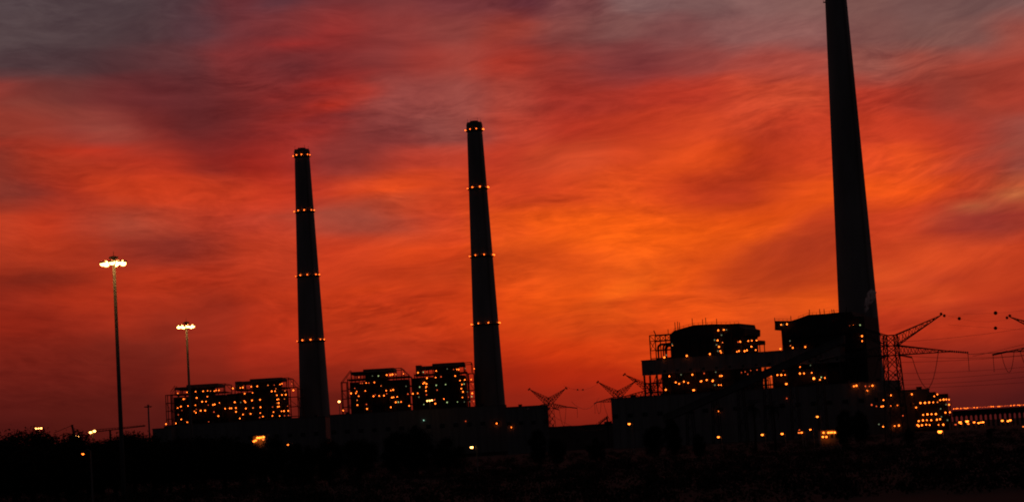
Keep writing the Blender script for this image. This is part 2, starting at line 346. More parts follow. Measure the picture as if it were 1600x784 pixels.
# ------------------------------------------------------------------ ground and embankment
random.seed(4); RNG = np.random.default_rng(7)
def grid_ground():
    xs = np.concatenate([np.linspace(-9000, -800, 10), np.linspace(-700, 700, 57), np.linspace(800, 9000, 10)])
    ys = np.concatenate([np.linspace(-600, 100, 8), np.linspace(120, 1200, 60), np.linspace(1300, 14000, 14)])
    v = []
    for y in ys:
        for x in xs:
            b = .35*math.sin(x*.05 + y*.031)*math.sin(y*.043 - x*.017) if 100 < y < 1000 else 0
            v.append((x, y, b - .4 if b else -.4))
    n = len(xs)
    f = [(j*n + i, j*n + i + 1, (j + 1)*n + i + 1, (j + 1)*n + i) for j in range(len(ys) - 1) for i in range(n - 1)]
    return MB().add(v, f)
tag(grid_ground().build('ground', SOIL, smooth=True), kind='structure')
zt = P(900, 664, 1640).z
m = MB()
prev = None
for i in range(61):
    x = -80 + i*4.2; e = .25*math.sin(i*1.7) + .2*math.sin(i*.61)
    sec = [(x, 1605, -1), (x, 1638, zt*min(1, i/6, (60 - i)/6) + e*.5), (x, 1652, zt*min(1, i/6, (60 - i)/6) + e*.5), (x, 1690, -1)]
    m.v += sec
    if i:
        a = 4*(i - 1); b = 4*i
        for k in range(3): m.f.append((a + k, b + k, b + k + 1, a + k + 1)); m.m.append(0)
tag(m.build('embankment', COAL), kind='structure')

# ------------------------------------------------------------------ chimneys
def chimney(label, axis, Y, ring_px, w_lo, w_hi, top_px, lamp_ang, lit=True, over=0.):
    (bx, by) = axis; b = P(bx, by, Y); tz = P(*top_px, Y).z + over
    root = thing('power_station_chimney', label, 'chimney', (b.x, Y, 0), 0, 'power station chimneys')
    pz = Y/F
    (y_lo, ww_lo), (y_hi, ww_hi) = w_lo, w_hi
    z_lo = P(bx, y_lo, Y).z; z_hi = P(bx - 28, y_hi, Y).z
    rad = lambda z: .5*pz*(ww_lo + (ww_hi - ww_lo)*(z - z_lo)/(z_hi - z_lo))
    prof = [(rad(0) + .6, 0)] + [(rad(tz*i/24.), tz*i/24.) for i in range(1, 24)] + [(rad(tz), tz - 6)]
    MB().ring(prof, 64).build('shaft', CONC, root, smooth=True)
    r = rad(tz)
    MB().ring([(r + .02, tz - 7), (r + .5, tz - 6.6), (r + .5, tz - 1.4), (r + .15, tz - 1), (r + .15, tz), (r - .9, tz), (r - .9, tz - 5)], 64).build('cap', CONC2, root, smooth=False)
    MB().ring([(r*.55, tz - 5), (r*.55, tz + 1.2), (r*.5, tz + 1.2), (r*.5, tz - 5)], 32).build('flue_liner', STEEL, root)
    for k in range(4):
        a = k*math.pi/2 + .5
        MB().bar((r*math.cos(a), r*math.sin(a), tz - .5), (r*math.cos(a), r*math.sin(a), tz + 3.), .18).build('lightning_rod', STEEL, root)
    # ladder up the side
    m = MB(); a = math.radians(-60)
    for q in (-.35, .35):
        m.bar(((rad(0) + .9)*math.cos(a) + q, (rad(0) + .9)*math.sin(a), 2), ((rad(tz) + .7)*math.cos(a) + q, (rad(tz) + .7)*math.sin(a), tz - 8), .14)
    for i in range(60):
        z = 4 + i*(tz - 14)/60; rr = rad(z) + .8
        m.bar((rr*math.cos(a) - .35, rr*math.sin(a), z), (rr*math.cos(a) + .35, rr*math.sin(a), z), .1)
    m.build('ladder', STEEL, root)['kind'] = 'stuff'
    for (rx, ry) in ring_px:
        z = P(rx, ry, Y).z; rr = rad(z)
        MB().ring([(rr - .1, z - 1.2), (rr + .25, z - 1.2), (rr + 1.1, z - .5), (rr + 1.1, z - .25), (rr - .1, z - .25)], 48).build('platform', STEEL, root)
        m = MB()
        for k in range(24):
            a = 2*math.pi*k/24; c, s_ = math.cos(a)*(rr + 1.), math.sin(a)*(rr + 1.)
            a2 = 2*math.pi*(k + 1)/24; c2, s2 = math.cos(a2)*(rr + 1.), math.sin(a2)*(rr + 1.)
            m.bar((c, s_, z - .25), (c, s_, z + .8), .08)
            m.bar((c, s_, z + .8), (c2, s2, z + .8), .08)
        m.build('railing', STEEL, root)['kind'] = 'stuff'
        if lit:
            for a in lamp_ang + [120, 165, 205, 245]:
                a = math.radians(a - 90)                       # 0 faces the camera
                put('obstruction_lamp', LM['a'], root, ((rr + .45)*math.cos(a), (rr + .45)*math.sin(a), z + .35), a + math.pi/2, LRND.uniform(.75, 1.15))
    if not lit:                                              # the one platform in view near the top
        z = P(1294, 3, Y).z; rr = rad(z)
        MB().box(-rr - 1.3, -rr + .6, -1.5, 1.5, z - .5, z - .2).bar((-rr - 1.2, 0, z - .2), (-rr - 1.2, 0, z + 1.2), .2).build('platform', STEEL, root)
    return root
chimney('grey concrete chimney ringed with lamps, left of the three, behind the first boiler houses', (492, 640), 1850,
        [(471, 244), (475, 330.5), (481, 431), (487, 532)], (640, 46.5), (244, 23.5), (470, 234), [-88, -33, 2, 45, 70])
chimney('grey concrete chimney ringed with lamps, the middle one, right beside a boiler house', (766, 630), 1720,
        [(739, 204), (744.5, 294.5), (752, 400), (759, 506)], (630, 46.5), (204, 24), (738, 192), [-88, -30, 12, 68, 88])
chimney('tallest and widest concrete chimney, unlit, its top cut off by the picture edge', (1346, 560), 1450,
        [], (480, 60), (10, 34.5), (1310, -32), [], lit=False)

# ------------------------------------------------------------------ boiler houses of the older units
def boiler_house(label, px0, Y, g, lampspec, crop):
    f = Fac(px0, Y); root = f.root('boiler_house', label, 'boiler house', 'boiler houses of the older units')
    D = 42.
    S = lambda px, py: f(px, py)[0]
    Z = lambda px, py: f(px, py)[1]
    xl, xr = S(g['l'], 630), S(g['r'], 630)                  # main steel mass
    zt = Z((g['l'] + g['r'])/2, g['ym'])
    zr = Z(g['r1'], g['yr'])                                 # roof top
    # casing, set back from the frame
    MB().box(xl + 1.2, xr - 1.2, 3.5, D - 3, -1, zt - 2.5).build('boiler_casing', CASE, root)
    r0, rs, r1 = S(g['r0'], g['yr']), S(g['rs'], g['yr']), S(g['r1'], g['yr'])
    MB().box(r0, rs, 1, D, zr - 3.2, zr - 1.4).build('lower_roof', CLAD2, root)
    MB().box(rs, r1, 0, D, zr - 2.4, zr).build('roof', CLAD2, root)
    MB().box(rs + 1, rs + (r1 - rs)*g.get('pf', .72), 4, D - 6, zt - 4, zr - 2.41).build('penthouse', CASE, root)
    # steel columns and floors
    nx = 8; cols = [xl + (xr - xl)*i/nx for i in range(nx + 1)]
    cm = MB().box(-.35, .35, -.35, .35, 0, zt).mesh('column', STEEL)
    for c in cols:
        for y in (.6, D - .6): put('column', cm, root, (c, y, 0))
    nz = 9; zs = [zt*(i + 1)/nz for i in range(nz)]
    for z in zs[2:]:
        MB().box(xl - .6, xr + .6, .2, D - .2, z - .5, z - .1).build('floor_deck', STEEL, root)
    m = MB(); rnd = random.Random(px0)
    for i in range(nx):
        for j in range(2, nz - 1):
            q = rnd.random()
            if q < .3: m.bar((cols[i], .5, zs[j]), (cols[i + 1], .5, zs[j + 1]), .3)
            elif q < .5: m.bar((cols[i + 1], .5, zs[j]), (cols[i], .5, zs[j + 1]), .3)
    m.build('bracing', STEEL, root)['kind'] = 'stuff'
    m = MB()                                                  # handrails on every floor edge
    for z in zs[2:]:
        for h in (.6, 1.1): m.bar((xl - .6, .25, z + h), (xr + .6, .25, z + h), .09)
        for i in range(25):
            x = xl - .6 + (xr - xl + 1.2)*i/24; m.bar((x, .25, z), (x, .25, z + 1.1), .09)
    m.build('railing', STEEL, root)['kind'] = 'stuff'
    for i in range(7):                                        # downcomer pipes and ducts on the face
        x = xl + (xr - xl)*(i + .35 + .4*rnd.random())/7; rr = .35 + .5*rnd.random()
        MB().tube([(x, 2.2, zt*.2), (x, 2.2, zt*(.6 + .3*rnd.random())), (x + 2*rnd.random(), 3.2, zt*(.93))], rr, 8).build('pipe', STEEL, root)
    # posts carrying the roof, open head frame on the right
    for x in (r0 + .4, (r0 + rs)/2, rs + .3, r1 - .4):
        for y in (1.5, D - 1.5): MB().box(x - .35, x + .35, y - .35, y + .35, zt - .2, zr - 2.42 if x >= rs else zr - 3.22).build('roof_post', STEEL, root)
    xo = S(g['o'], g['yr'])
    m = MB()
    for y in (1., D - 1.):
        m.bar((r1 + .01, y, zr - .6), (xo, y, zr - .6), .5); m.bar((xo, y, zr - .35), (xo, y, zt - 1), .5)
        if g.get('od'): m.bar((xo, y, zr - .6), (S(g['od'][0], g['od'][1]), y, Z(*g['od'])), .35)
    m.bar((xo, 1, zr - .6), (xo, D - 1, zr - .6), .4)
    m.build('head_frame', STEEL, root)
    if 'pod' in g:                                            # lift head on the left
        a, b, c, d_ = g['pod']; MB().box(S(a, c), S(b, c), 2, 16, zt - .3, Z(b, c)).build('lift_head', CLAD2, root)
    # stair and pipe frame beside the mass
    for (a, b, yt, rows) in g.get('side', []):
        xa, xb = S(a, yt), S(b, yt); z1 = Z(a, yt); m = MB()
        for x in (xa, xb):
            for y in (2, 12): m.bar((x, y, -1), (x, y, z1), .55)
        for q in range(rows + 1):
            z = z1*(1 - .62*q/rows)
            for y in (2, 12): m.bar((xa, y, z), (xb, y, z), .45)
            m.bar((xa, 2, z), (xa, 12, z), .4)
            if q < rows and q % 2: m.bar((xa, 2, z), (xb, 2, z1*(1 - .62*(q + 1)/rows)), .3)
        m.build('stair_frame', STEEL, root)
    for (a, b, c, d_) in g.get('diag', []):
        m = MB()
        for y in (1.5, 12): m.bar((S(a, b), y, Z(a, b)), (S(c, d_), y, Z(c, d_)), .4)
        m.build('raking_strut', STEEL, root)
    if 'link' in g:
        a, b, c = g['link']; MB().box(S(a, c) + .6, S(b, c), 3, D - 8, -1, Z(b, c)).build('link_bridge', CASE, root)
    lamps(f, root, lampspec, *crop, d=-.35)
    return root

boiler_house('leftmost boiler house with lamps over its frame, beside the tall flood mast', 305, 1800,
    dict(l=268, r=352, ym=613, r0=272, rs=291, r1=340, yr=598.3, o=351, od=(364, 612), side=[(258, 266, 617, 6)], diag=[(266, 612, 273, 602)], link=(352, 369, 614)),
    "197,208 323,195 440,185 542,180 603,175 643,178d 695,178 718,168 757,167 277,287 295,285r 455,270 600,253 530,323 582,320 612,368r 678,365 700,360 765,338 195,408 240,388 336,380 437,370 424,452 450,425r 445,472 510,445 570,442 361,480 253,442r 204,500r 690,462r 750,517 842,417 905,413 928,411 245,563 172,617 292,615 327,604 38,627 410,648g 618,595r",
    (255, 590, 8.71))
boiler_house('boiler house with stair frame, just left of the left chimney', 405, 1795,
    dict(l=368, r=446, ym=606, r0=373, rs=390, r1=440, yr=589, o=450, od=(462, 604), pf=.85, pod=(366.5, 376, 595, 0), side=[(447, 464, 605, 5), (464, 470, 607, 5)]),
    "70,205 160,200 190,195 293,185 367,180 498,168d 575,165r 647,157 670,148 790,150r 213,270 310,260 545,242 587,240 596,210d 706,235d 810,230 608,290 670,286 717,283 92,375 165,377x 210,360 222,376 303,353 402,345 612,342 628,338 612,385d 630,385 30,450 48,450 106,445 108,492 228,452 315,445d 407,437 555,433r 620,430 636,427 740,422r 566,495 665,485 695,483 748,480 192,525 286,516 404,506 436,550 155,573 553,541 641,543 702,540r 750,537r 397,562r 700,335d",
    (355, 580, 7.84))
boiler_house('boiler house with sloping left strut, right of the left chimney', 588, 1692,
    dict(l=545, r=641, ym=589, r0=547, rs=567, r1=615, yr=574, o=626.5, od=(640, 588), side=[(532.5, 541, 597, 6)], diag=[(533, 597, 547.5, 578)], link=(641, 651, 590)),
    "312,207d 495,190x 577,190g 690,178 740,177 768,170 815,170d 918,160 333,290r 358,290r 410,285 447,286r 522,278 612,325d 255,358r 204,427 282,402 270,426 308,466 398,393 683,390 745,388 778,380 690,432r 510,466 535,447r 588,461 652,457 762,483 784,480 833,474 813,548 848,545g 885,543 953,330x 978,437r 287,520d 291,585 414,577r 422,637 98,660 746,616 995,597",
    (525, 565, 8.71))
boiler_house('boiler house with orange and green lamps, touching the middle chimney', 692, 1686,
    dict(l=650, r=731, ym=582, r0=656, rs=675, r1=725, yr=565, o=736, pod=(649, 658, 570, 0), pf=.8, side=[(731.5, 740, 583, 6)]),
    "142,210 207,203g 250,200r 365,188 500,163x 578,170r 618,170 640,171 722,157x 830,162 251,276 358,268 424,260r 598,250 205,345 220,332 246,346 245,380 238,390 240,432 246,480r 162,385g 365,364g 480,354g 376,422r 656,305 715,297 680,354 707,348g 673,404 693,444 686,512 793,293 747,443x 806,462 800,502g 760,508r 825,560r 18,470r 78,467 138,462 153,508x 36,614 213,598g 345,540r 354,588 460,531 498,573g 625,567g 710,567x 775,565x 815,350r",
    (635, 555, 7.84))

# ------------------------------------------------------------------ low halls
def hall(name, label, cat, f, x0, x1, ytop, depth, bays, mat_=None, lampspec='', band=None, d0=0., plinth=True):
    root = f.root(name, label, cat)
    mat_ = mat_ or CLAD
    s0, z0 = f(x0, ytop[0], d0); s1, z1 = f(x1, ytop[1], d0); zt = (z0 + z1)/2
    MB().box(s0, s1, d0 + .35, d0 + depth, -1, zt - .6).build('wall', CLAD2, root)
    MB().box(s0 - .3, s1 + .3, d0 - .1, d0 + depth + .3, zt - .59, zt).build('parapet', CONC2, root)
    w = (s1 - s0)/bays
    pm = MB().box(.08, w - .08, d0, d0 + .35, zt*.34, zt - .62).mesh('cladding_panel', mat_)
    pl = MB().box(.08, w - .08, d0, d0 + .35, -1, zt*.34 - .15).mesh('cladding_panel', mat_)
    for i in range(bays):
        put('cladding_panel', pm, root, (s0 + i*w, 0, 0)); put('cladding_panel', pl, root, (s0 + i*w, 0, 0))
    wm = MB().box(w*.15, w*.85, d0 - .12, d0 - .01, zt*.6, zt*.68).mesh('window', GLASS)
    for i in range(0, bays, 2): put('window', wm, root, (s0 + i*w, 0, 0))
    vm = MB().box(-1.2, 1.2, d0 + 6, d0 + 10, zt - .01, zt + 1.1).box(-1.5, 1.5, d0 + 5.7, d0 + 10.3, zt + 1.11, zt + 1.4).mesh('roof_vent', STEEL)
    for i in range(2, bays - 1, 4): put('roof_vent', vm, root, (s0 + (i + .5)*w, 0, 0))
    if lampspec: lamps(f, root, lampspec, d=d0 - .2)
    return root
hall('turbine_hall', 'long low turbine hall under the two leftmost boiler houses', 'turbine hall', Fac(380, 1725), 262, 508, (664, 649.5), 60, 24)
hall('switchgear_building', 'low grey annex at the far left end of the turbine hall', 'building', Fac(250, 1700), 238, 268, (669, 667.5), 30, 4)
hall('turbine_hall', 'low turbine hall under the boiler houses between the two slim chimneys', 'turbine hall', Fac(630, 1610), 515, 790, (647.5, 631.5), 60, 26, lampspec='662,656c 776,661 727.5,657.5r')
hall('pump_house', 'flat-roofed block right of the middle chimney', 'building', Fac(820, 1540), 789, 856, (635.5, 631.8), 50, 7, lampspec='799,667')

# ------------------------------------------------------------------ the large newer plant on the right
FR = Fac(954, 1400, -22)
hall('turbine_hall', 'wide pale turbine hall in front of the tallest chimney', 'turbine hall', FR, 954, 1388, (619.5, 596), 32, 36,
     lampspec='1122,642 1229,622r 1338,602 1352,603r 1358,603r 1363,602 1355,610 1334,603', band=True)
GD = 34.                                                     # gallery sits behind the hall front
def bunker_gallery():
    root = FR.root('bunker_gallery', 'long raised grey gallery with lit open storey beneath, in front of the newer boilers', 'gallery')
    s0, zt = FR(1002, 563.5, GD); s1, z1 = FR(1312, 541, GD); zt = (zt + z1)/2 + .3
    zb = FR(1003, 586, GD)[1]
    MB().box(s0, s1, GD + .4, GD + 13, zb, zt - .4).build('wall', CLAD2, root)
    MB().box(s0 - .4, s1 + .4, GD - .2, GD + 13.4, zt - .39, zt).build('roof', CONC2, root)
    n = 30; w = (s1 - s0)/n
    pm = MB().box(.06, w - .06, GD, GD + .4, zb - .2, zt - .41).mesh('cladding_panel', CLAD)
    wm = MB().box(w*.3, w*.7, GD - .1, GD - .01, zb + .8, zb + 2.2).mesh('window', GLASS)
    for i in range(n):
        put('cladding_panel', pm, root, (s0 + i*w, 0, 0))
        if i % 2: put('window', wm, root, (s0 + i*w, 0, 0))
    cm = MB().box(-.5, .5, -.5, .5, -1, zb - .21).mesh('column', STEEL)
    for i in range(0, n + 1, 2):
        for y in (GD + 1, GD + 12): put('column', cm, root, (s0 + 1 + i*(s1 - s0 - 2)/n, y, 0))
    m = MB()                                                 # lattice of the open storey
    z_l = [zb*.62, zb*.75, zb*.88]
    for z in z_l:
        for y in (GD + 1, GD + 12): m.bar((s0 + 1, y, z), (s1 - 1, y, z), .7)
    xs = [s0 + 1 + i*(s1 - s0 - 2)/n for i in range(n + 1)]
    for i in range(6):
        for j in range(3):
            za, zb_ = ([zb*.5] + z_l)[j], z_l[j]
            p, q = (xs[i], xs[i + 1]) if (i + j) % 2 else (xs[i + 1], xs[i])
            m.bar((p, GD + 1, za), (q, GD + 1, zb_), .4)
        m.bar((xs[i], GD + 12, zb*.75), (xs[i + 1], GD + 12, zb - .3), .4); m.bar((xs[i + 1], GD + 1, zb*.5), (xs[i + 1], GD + 1, zb - .25), .4)
    m.build('lattice_frame', STEEL, root)['kind'] = 'stuff'
    MB().box(s0 + 12, s0 + (s1 - s0)*.50, GD + 2, GD + 11, -1, zb - .25).build('plant_room', CASE, root)
    sA, sB = FR(1206, 600, GD)[0], FR(1312, 600, GD)[0]
    MB().box(sA, sB, GD + 2, GD + 11, -1, zb - 3.2).build('plant_room', CASE, root)
    lamps(FR, root, "275,557 385,542x 492,542 602,530r 335,615 367,627 412,608 452,620 578,602 570,606 627,592 687,597 683,602 712,518x 242,684 500,688 508,688 705,640x", 1000, 495, 6.03, d=GD - .3)
    lamps(FR, root, "48,518x 88,555 105,553 23,597 40,640x 76,640 99,640 88,712 290,522r 325,515r 378,503r 437,497r 350,538r 570,550 630,545 667,545 712,630 708,445r", 1110, 495, 6.03, d=GD - .3)
    lamps(FR, root, "168,535r 300,560 398,545x 300,622 338,620 410,615 432,668B 488,680 500,657g 533,663 125,637 158,635 174,720", 1200, 480, 6.03, d=GD - .3)
    lamps(FR, root, "228,380 440,365 657,348 247,358x", 1000, 495, 6.03, d=GD - .3)
bunker_gallery()
BD = 50.
def big_boiler(label, poly, ybase, frame_l, deck_r, extra, crop_lamps):
    root = FR.root('boiler_house', label, 'boiler house', 'newer boiler houses')
    pts = [FR(x, y, BD) for x, y in poly]
    body = [(pts[0][0], -1)] + pts + [(pts[-1][0], -1)]
    MB().prism(body, BD, BD + 36).build('boiler_casing', CASE, root)
    for i in range(1, len(pts) - 1):                         # parapet rail posts and masts on the roof
        (xa, za), (xb, zb) = pts[i], pts[i + 1]
        if xb - xa < 6: continue
        m = MB(); n = int((xb - xa)/2.5)
        for q in range(n + 1):
            x = xa + (xb - xa)*q/n; z = za + (zb - za)*q/n
            m.bar((x, BD + .4, z - .1), (x, BD + .4, z + 1.2), .15)
        m.bar((xa, BD + .4, za + 1.2), (xb, BD + .4, zb + 1.2), .15)
        m.build('railing', STEEL, root)['kind'] = 'stuff'
    for (mx, my, h) in extra:
        s, z = FR(mx, my, BD + 3); MB().bar((s, BD + 3, z - 2), (s, BD + 3, z + h), .35 if h < 9 else .5).build('roof_mast', STEEL, root)
    nfl = 6
    zs = [pts[0][1]*.55 + (pts[0][1]*.45)*i/nfl for i in range(nfl + 1)]
    xa, xb = pts[0][0], pts[-1][0]
    for z in zs[:-1]: MB().box(xa + .5, xb - .5, BD - 1.6, BD - .05, z, z + .3).build('walkway', STEEL, root)
    cm = MB().box(-.4, .4, -.4, .4, -1, pts[0][1] - 1.).mesh('column', STEEL)
    for i in range(9): put('column', cm, root, (xa + 1 + (xb - xa - 2)*i/8, BD - 1.1, 0))
    if frame_l:                                              # open pipe rack at the left end
        (a, yt, b, yb) = frame_l; x0, z1 = FR(a, yt, BD); x1 = FR(b, yt, BD)[0]; z0 = FR(a, yb, BD)[1] - 3
        m = MB()
        for x in (x0, (x0 + x1)/2, x1 - .3):
            for y in (BD + 1, BD + 12): m.bar((x, y, z0), (x, y, z1), .55)
        for t in (0, .2, .52, .8):
            z = z1 + (z0 - z1)*t
            for y in (BD + 1, BD + 12): m.bar((x0, y, z), (x1, y, z), .5)
        w = x1 - x0
        for t in range(4):
            m.bar((x0 + w*t/4, BD + 1, z1), (x0 + w*(t + 1)/4, BD + 1, z1 + (z0 - z1)*.2), .3)
            m.bar((x0 + w*(t + 1)/4, BD + 12, z1), (x0 + w*t/4, BD + 12, z1 + (z0 - z1)*.2), .3)
        m.bar((x0, BD + 1, z1 + (z0 - z1)*.2), (x0 + w*.25, BD + 1, z1 + (z0 - z1)*.52), .3)
        m.bar((x0 + w*.25, BD + 1, z1 + (z0 - z1)*.2), (x0, BD + 1, z1 + (z0 - z1)*.52), .3)
        m.bar((x0 + w*.3, BD + 1, z1), (x0 + w*.22, BD + 1, z1 + 3), .5)
        m.build('pipe_rack', STEEL, root)
        for k_, (u0, r_) in enumerate(((.3, .75), (.62, .95), (.45, .6))):
            x = x0 + w*u0; zb_ = z1 + (z0 - z1)*(.33 + .05*(k_ % 2)); y = BD + 4 + 2*k_
            MB().tube([(x, y, z0 - 1), (x, y, zb_ - 2.), (x + .5, y, zb_ - .8), (x + 1.6, y, zb_), (x1 + 2, y, zb_ + .3)], r_, 10).build('steam_pipe', STEEL, root)
    if deck_r:
        (a, b, yt, yb) = deck_r; x0, z1 = FR(a, yt, BD); x1 = FR(b, yt, BD)[0]; z0 = FR(a, yb, BD)[1]
        MB().box(x0, x1, BD + 2, BD + 14, z1 - 2.6, z1).build('side_deck', CASE, root)
        m = MB()
        for x in (x0 + .5, (x0 + x1)/2, x1 - .5):
            for y in (BD + 2.5, BD + 13): m.bar((x, y, -1), (x, y, z1 - 2.61), .5)
        m.build('deck_leg_frame', STEEL, root)
    for sp, c in crop_lamps: lamps(FR, root, sp, *c, d=BD - 1.65)
    return root
big_boiler('rounded boiler house with pipe rack, left of the newer pair', [(1047, 522), (1053, 516.5), (1068, 512), (1084, 507.5), (1112, 506), (1134, 506), (1154, 505), (1156, 511), (1163, 513), (1163, 523), (1158.5, 525)], 556,
    (1014, 524, 1047, 562), (1155, 1186, 533.5, 548), [(1055, 513, 4), (1059, 512, 4.), (1062, 512, 3.6), (1044, 519, 2), (1082, 507, 4), (1098, 506, 3), (1103, 506, 4), (1120, 505, 3)],
    [("300,255x 303,268d 703,217x 718,262x", (1000, 495, 6.03)),
     ("72,125 127,120 122,120 150,120x 103,170x 38,215x 67,220 112,240d 58,262x 80,280 70,320x 92,320 100,335 280,232 260,235r 355,225 388,222 433,220 385,278 247,327 267,320 322,320 343,313 425,310", (1110, 495, 6.03))])
big_boiler('boiler house with boxy left corner, overlapping the tallest chimney', [(1220.5, 515), (1210.5, 515.5), (1210.5, 501), (1236, 501), (1247, 497.5), (1263, 491.5), (1288, 490), (1312, 487.5), (1330, 487), (1334, 494), (1350, 494)], 546,
    None, None, [(1210.5, 500, 1.5), (1236, 501, 3), (1265, 491, 3), (1281, 490, 3), (1288, 490, 3), (1300, 488, 2), (1303, 488, 2), (1323, 487, 3)],
    [("122,163 140,163x 177,158 115,390 210,360d 232,380 350,372 205,315x", (1200, 480, 6.03)), ("385,218r 400,219 430,217g 439,265 439,287", (1190, 430, 2.8))])

def conveyor():
    f = Fac(1180, 1270, -22)
    root = f.root('conveyor_gallery', 'inclined enclosed coal conveyor climbing across the wide turbine hall', 'conveyor')
    a = f(1036, 654); b = f(1318, 530)
    t = 1.9
    n = 24
    dx, dz = (b[0] - a[0])/n, (b[1] - a[1])/n
    pm = MB().prism([(.05, -t), (dx - .05, -t + dz), (dx - .05, t + dz), (.05, t)], 0, .3).mesh('cladding_panel', CLAD2)
    for i in range(n): put('cladding_panel', pm, root, (a[0] + dx*i, 0, a[1] + dz*i))
    MB().prism([(a[0], a[1] - t), (b[0], b[1] - t), (b[0], b[1] + t - .2), (a[0], a[1] + t - .2)], .3, 4.5).build('gallery_box', CASE, root)
    MB().prism([(a[0], a[1] + t), (b[0], b[1] + t), (b[0], b[1] + t + .4), (a[0], a[1] + t + .4)], -.3, 4.8).build('roof', CONC2, root)
    for i in range(1, 7):
        x = a[0] + (b[0] - a[0])*i/7; z = a[1] + (b[1] - a[1])*i/7 - t; m = MB()
        for q in (-1.5, 1.5):
            for y in (.5, 4): m.bar((x + q*1.6, y, -1), (x + q, y, z), .45)
        nz = max(2, int(z/6))
        for k in range(nz):
            m.bar((x - 2, .5, z*k/nz), (x + 2, .5, z*(k + 1)/nz), .25); m.bar((x + 2, .5, z*k/nz), (x - 2, .5, z*(k + 1)/nz), .25)
        m.build('trestle', STEEL, root)
conveyor()

FA = Fac(1415, 1300)
rt = hall('workshop_block', 'dark flat-roofed block right of the tallest chimney, dotted with lamps', 'building', FA, 1387, 1452, (610, 606.5), 40, 8, CLAD2)
lamps(FA, rt, "120,512 242,505 77,539 65,577 75,575 117,573 157,571 267,582 8,567r 36,575r 190,630r 50,680x 75,694 120,690 118,700 142,690 167,687", 1360, 480, 3.73, d=-.2)

def deck_tower():
    f = Fac(1460, 1290)
    root = f.root('process_tower', 'stepped open plant tower with close rows of orange lamps, beside the jetty', 'plant tower')
    rows = [(1431, 1478, 664), (1431, 1488, 657), (1436, 1491, 647), (1434, 1487, 629), (1452, 1484, 618.5)]
    zz = []
    for x0, x1, y in rows:
        s0, z = f(x0, y); s1, _ = f(x1, y); zz.append((s0, s1, z - 1.6))
        MB().box(s0, s1, 0, 22, z - 2., z - 1.6).build('deck', STEEL, root)
        m = MB()
        for h in (.6, 1.2): m.bar((s0, .1, z - 1.6 + h), (s1, .1, z - 1.6 + h), .1)
        for i in range(13): m.bar((s0 + (s1 - s0)*i/12, .1, z - 1.6), (s0 + (s1 - s0)*i/12, .1, z - .4), .1)
        m.build('railing', STEEL, root)['kind'] = 'stuff'
    for i in range(4):
        s0, s1, z = zz[i + 1]; lo = zz[i][2] if i else -1
        MB().box(s0 + 1.5, s1 - 1.5, 3, 20, lo + .01, z - .41).build('tank_casing', CASE, root)
    s0, s1, z = zz[4]
    a = f(1454, 612); b = f(1464, 612)
    MB().box(a[0], b[0], 4, 12, z + .01, a[1]).build('penthouse', CASE, root)
    a = f(1464, 617); b = f(1483, 617)
    MB().box(a[0], b[0], 3, 14, z + .01, a[1] + .6).build('penthouse', CASE, root)
    cm = MB().box(-.3, .3, -.3, .3, -1, zz[3][2] - .41).mesh('column', STEEL)
    for i in range(6): put('column', cm, root, (zz[3][0] + 1 + (zz[3][1] - zz[3][0] - 2)*i/5, .6, 0))
    lamps(f, root, "373,517 391,506 292,556 318,555 343,553 367,552 392,551d 408,539 427,536 443,535 459,536 442,565x 459,566 410,590x 308,625 333,622 357,621 382,620 415,636x 438,612 464,610 282,661 307,657 330,656 355,656 388,653 407,650 275,684 283,690 301,685 326,682 346,684 398,683 425,682 450,656x", 1360, 480, 3.73, d=-.2)
deck_tower()

def jetty():
    f = Fac(1545, 1500, -4)
    root = f.root('jetty_conveyor', 'long coal jetty on piers with a string of small lamps, right edge', 'jetty')
    s0, z0 = f(1489, 641.5); s1, z1 = f(1680, 630.5); zt = z0; zb = f(1500, 649.)[1]
    MB().box(s0, s1, 0, 7, zb, zt - .2).build('conveyor_deck', CASE, root)
    MB().box(s0, s1, -.4, 7.4, zt - .19, zt + .1).build('roof', CONC2, root)
    w = 7.45*1500/F
    pm = MB().box(-.45, .45, .3, 1.6, -1, zb - .8).prism([(-1.1, zb - .01), (-.45, zb - .8), (.45, zb - .8), (1.1, zb - .01)], .3, 1.6).mesh('pier', CONC2)
    i = 0
    while s0 + 1 + i*w < s1: put('pier', pm, root, (s0 + 1 + i*w, 0, 0)); put('pier', pm, root, (s0 + 1 + i*w, 5, 0)); i += 1
    mm = MB().bar((0, .2, 0), (0, .2, .9), .12).ball((0, .2, 1.1), .28, 1, 8, 5).mesh('lamp', [STEEL, EM['o']])
    md = MB().bar((0, .2, 0), (0, .2, .9), .12).ball((0, .2, 1.1), .3, 1, 8, 5).mesh('lamp', [STEEL, EM['r']])
    rnd = random.Random(3); s = s0 + .6
    while s < s1:
        put('lamp', mm if rnd.random() < .5 else md, root, (s, 0, zt + .1 + rnd.uniform(-.05, .25))); s += rnd.uniform(.75, 1.25)
jetty()
# ------------------------------------------------------------------ stockyard stacker beyond the embankment
f = Fac(943, 1560); root = f.root('coal_stacker', 'small dark stacker with a raised boom, left of the wide turbine hall', 'stacker')
a, b = f(931, 664), f(950, 651)
m = MB(); m.bar((a[0], 2, a[1] - 1), (b[0], 2, b[1]), .9); m.bar((a[0] + 2, 2, a[1] + 1.6), (b[0], 2, b[1] + 1.0), .3)
for i in range(6):
    t = i/6; m.bar((a[0] + (b[0] - a[0])*t, 2, a[1] + (b[1] - a[1])*t), (a[0] + (b[0] - a[0])*(t + .1), 2, a[1] + (b[1] - a[1])*(t + .1) + 1.2), .25)
m.build('boom', STEEL, root)
m = MB(); c = f(949, 656); m.bar((c[0], 2, -1), (c[0], 2, c[1] + 2.5), 1.); m.box(c[0] - 2.2, c[0] + 3, 0, 4, c[1] - 3.5, c[1] - .8)
m.build('machine_house', STEEL, root)

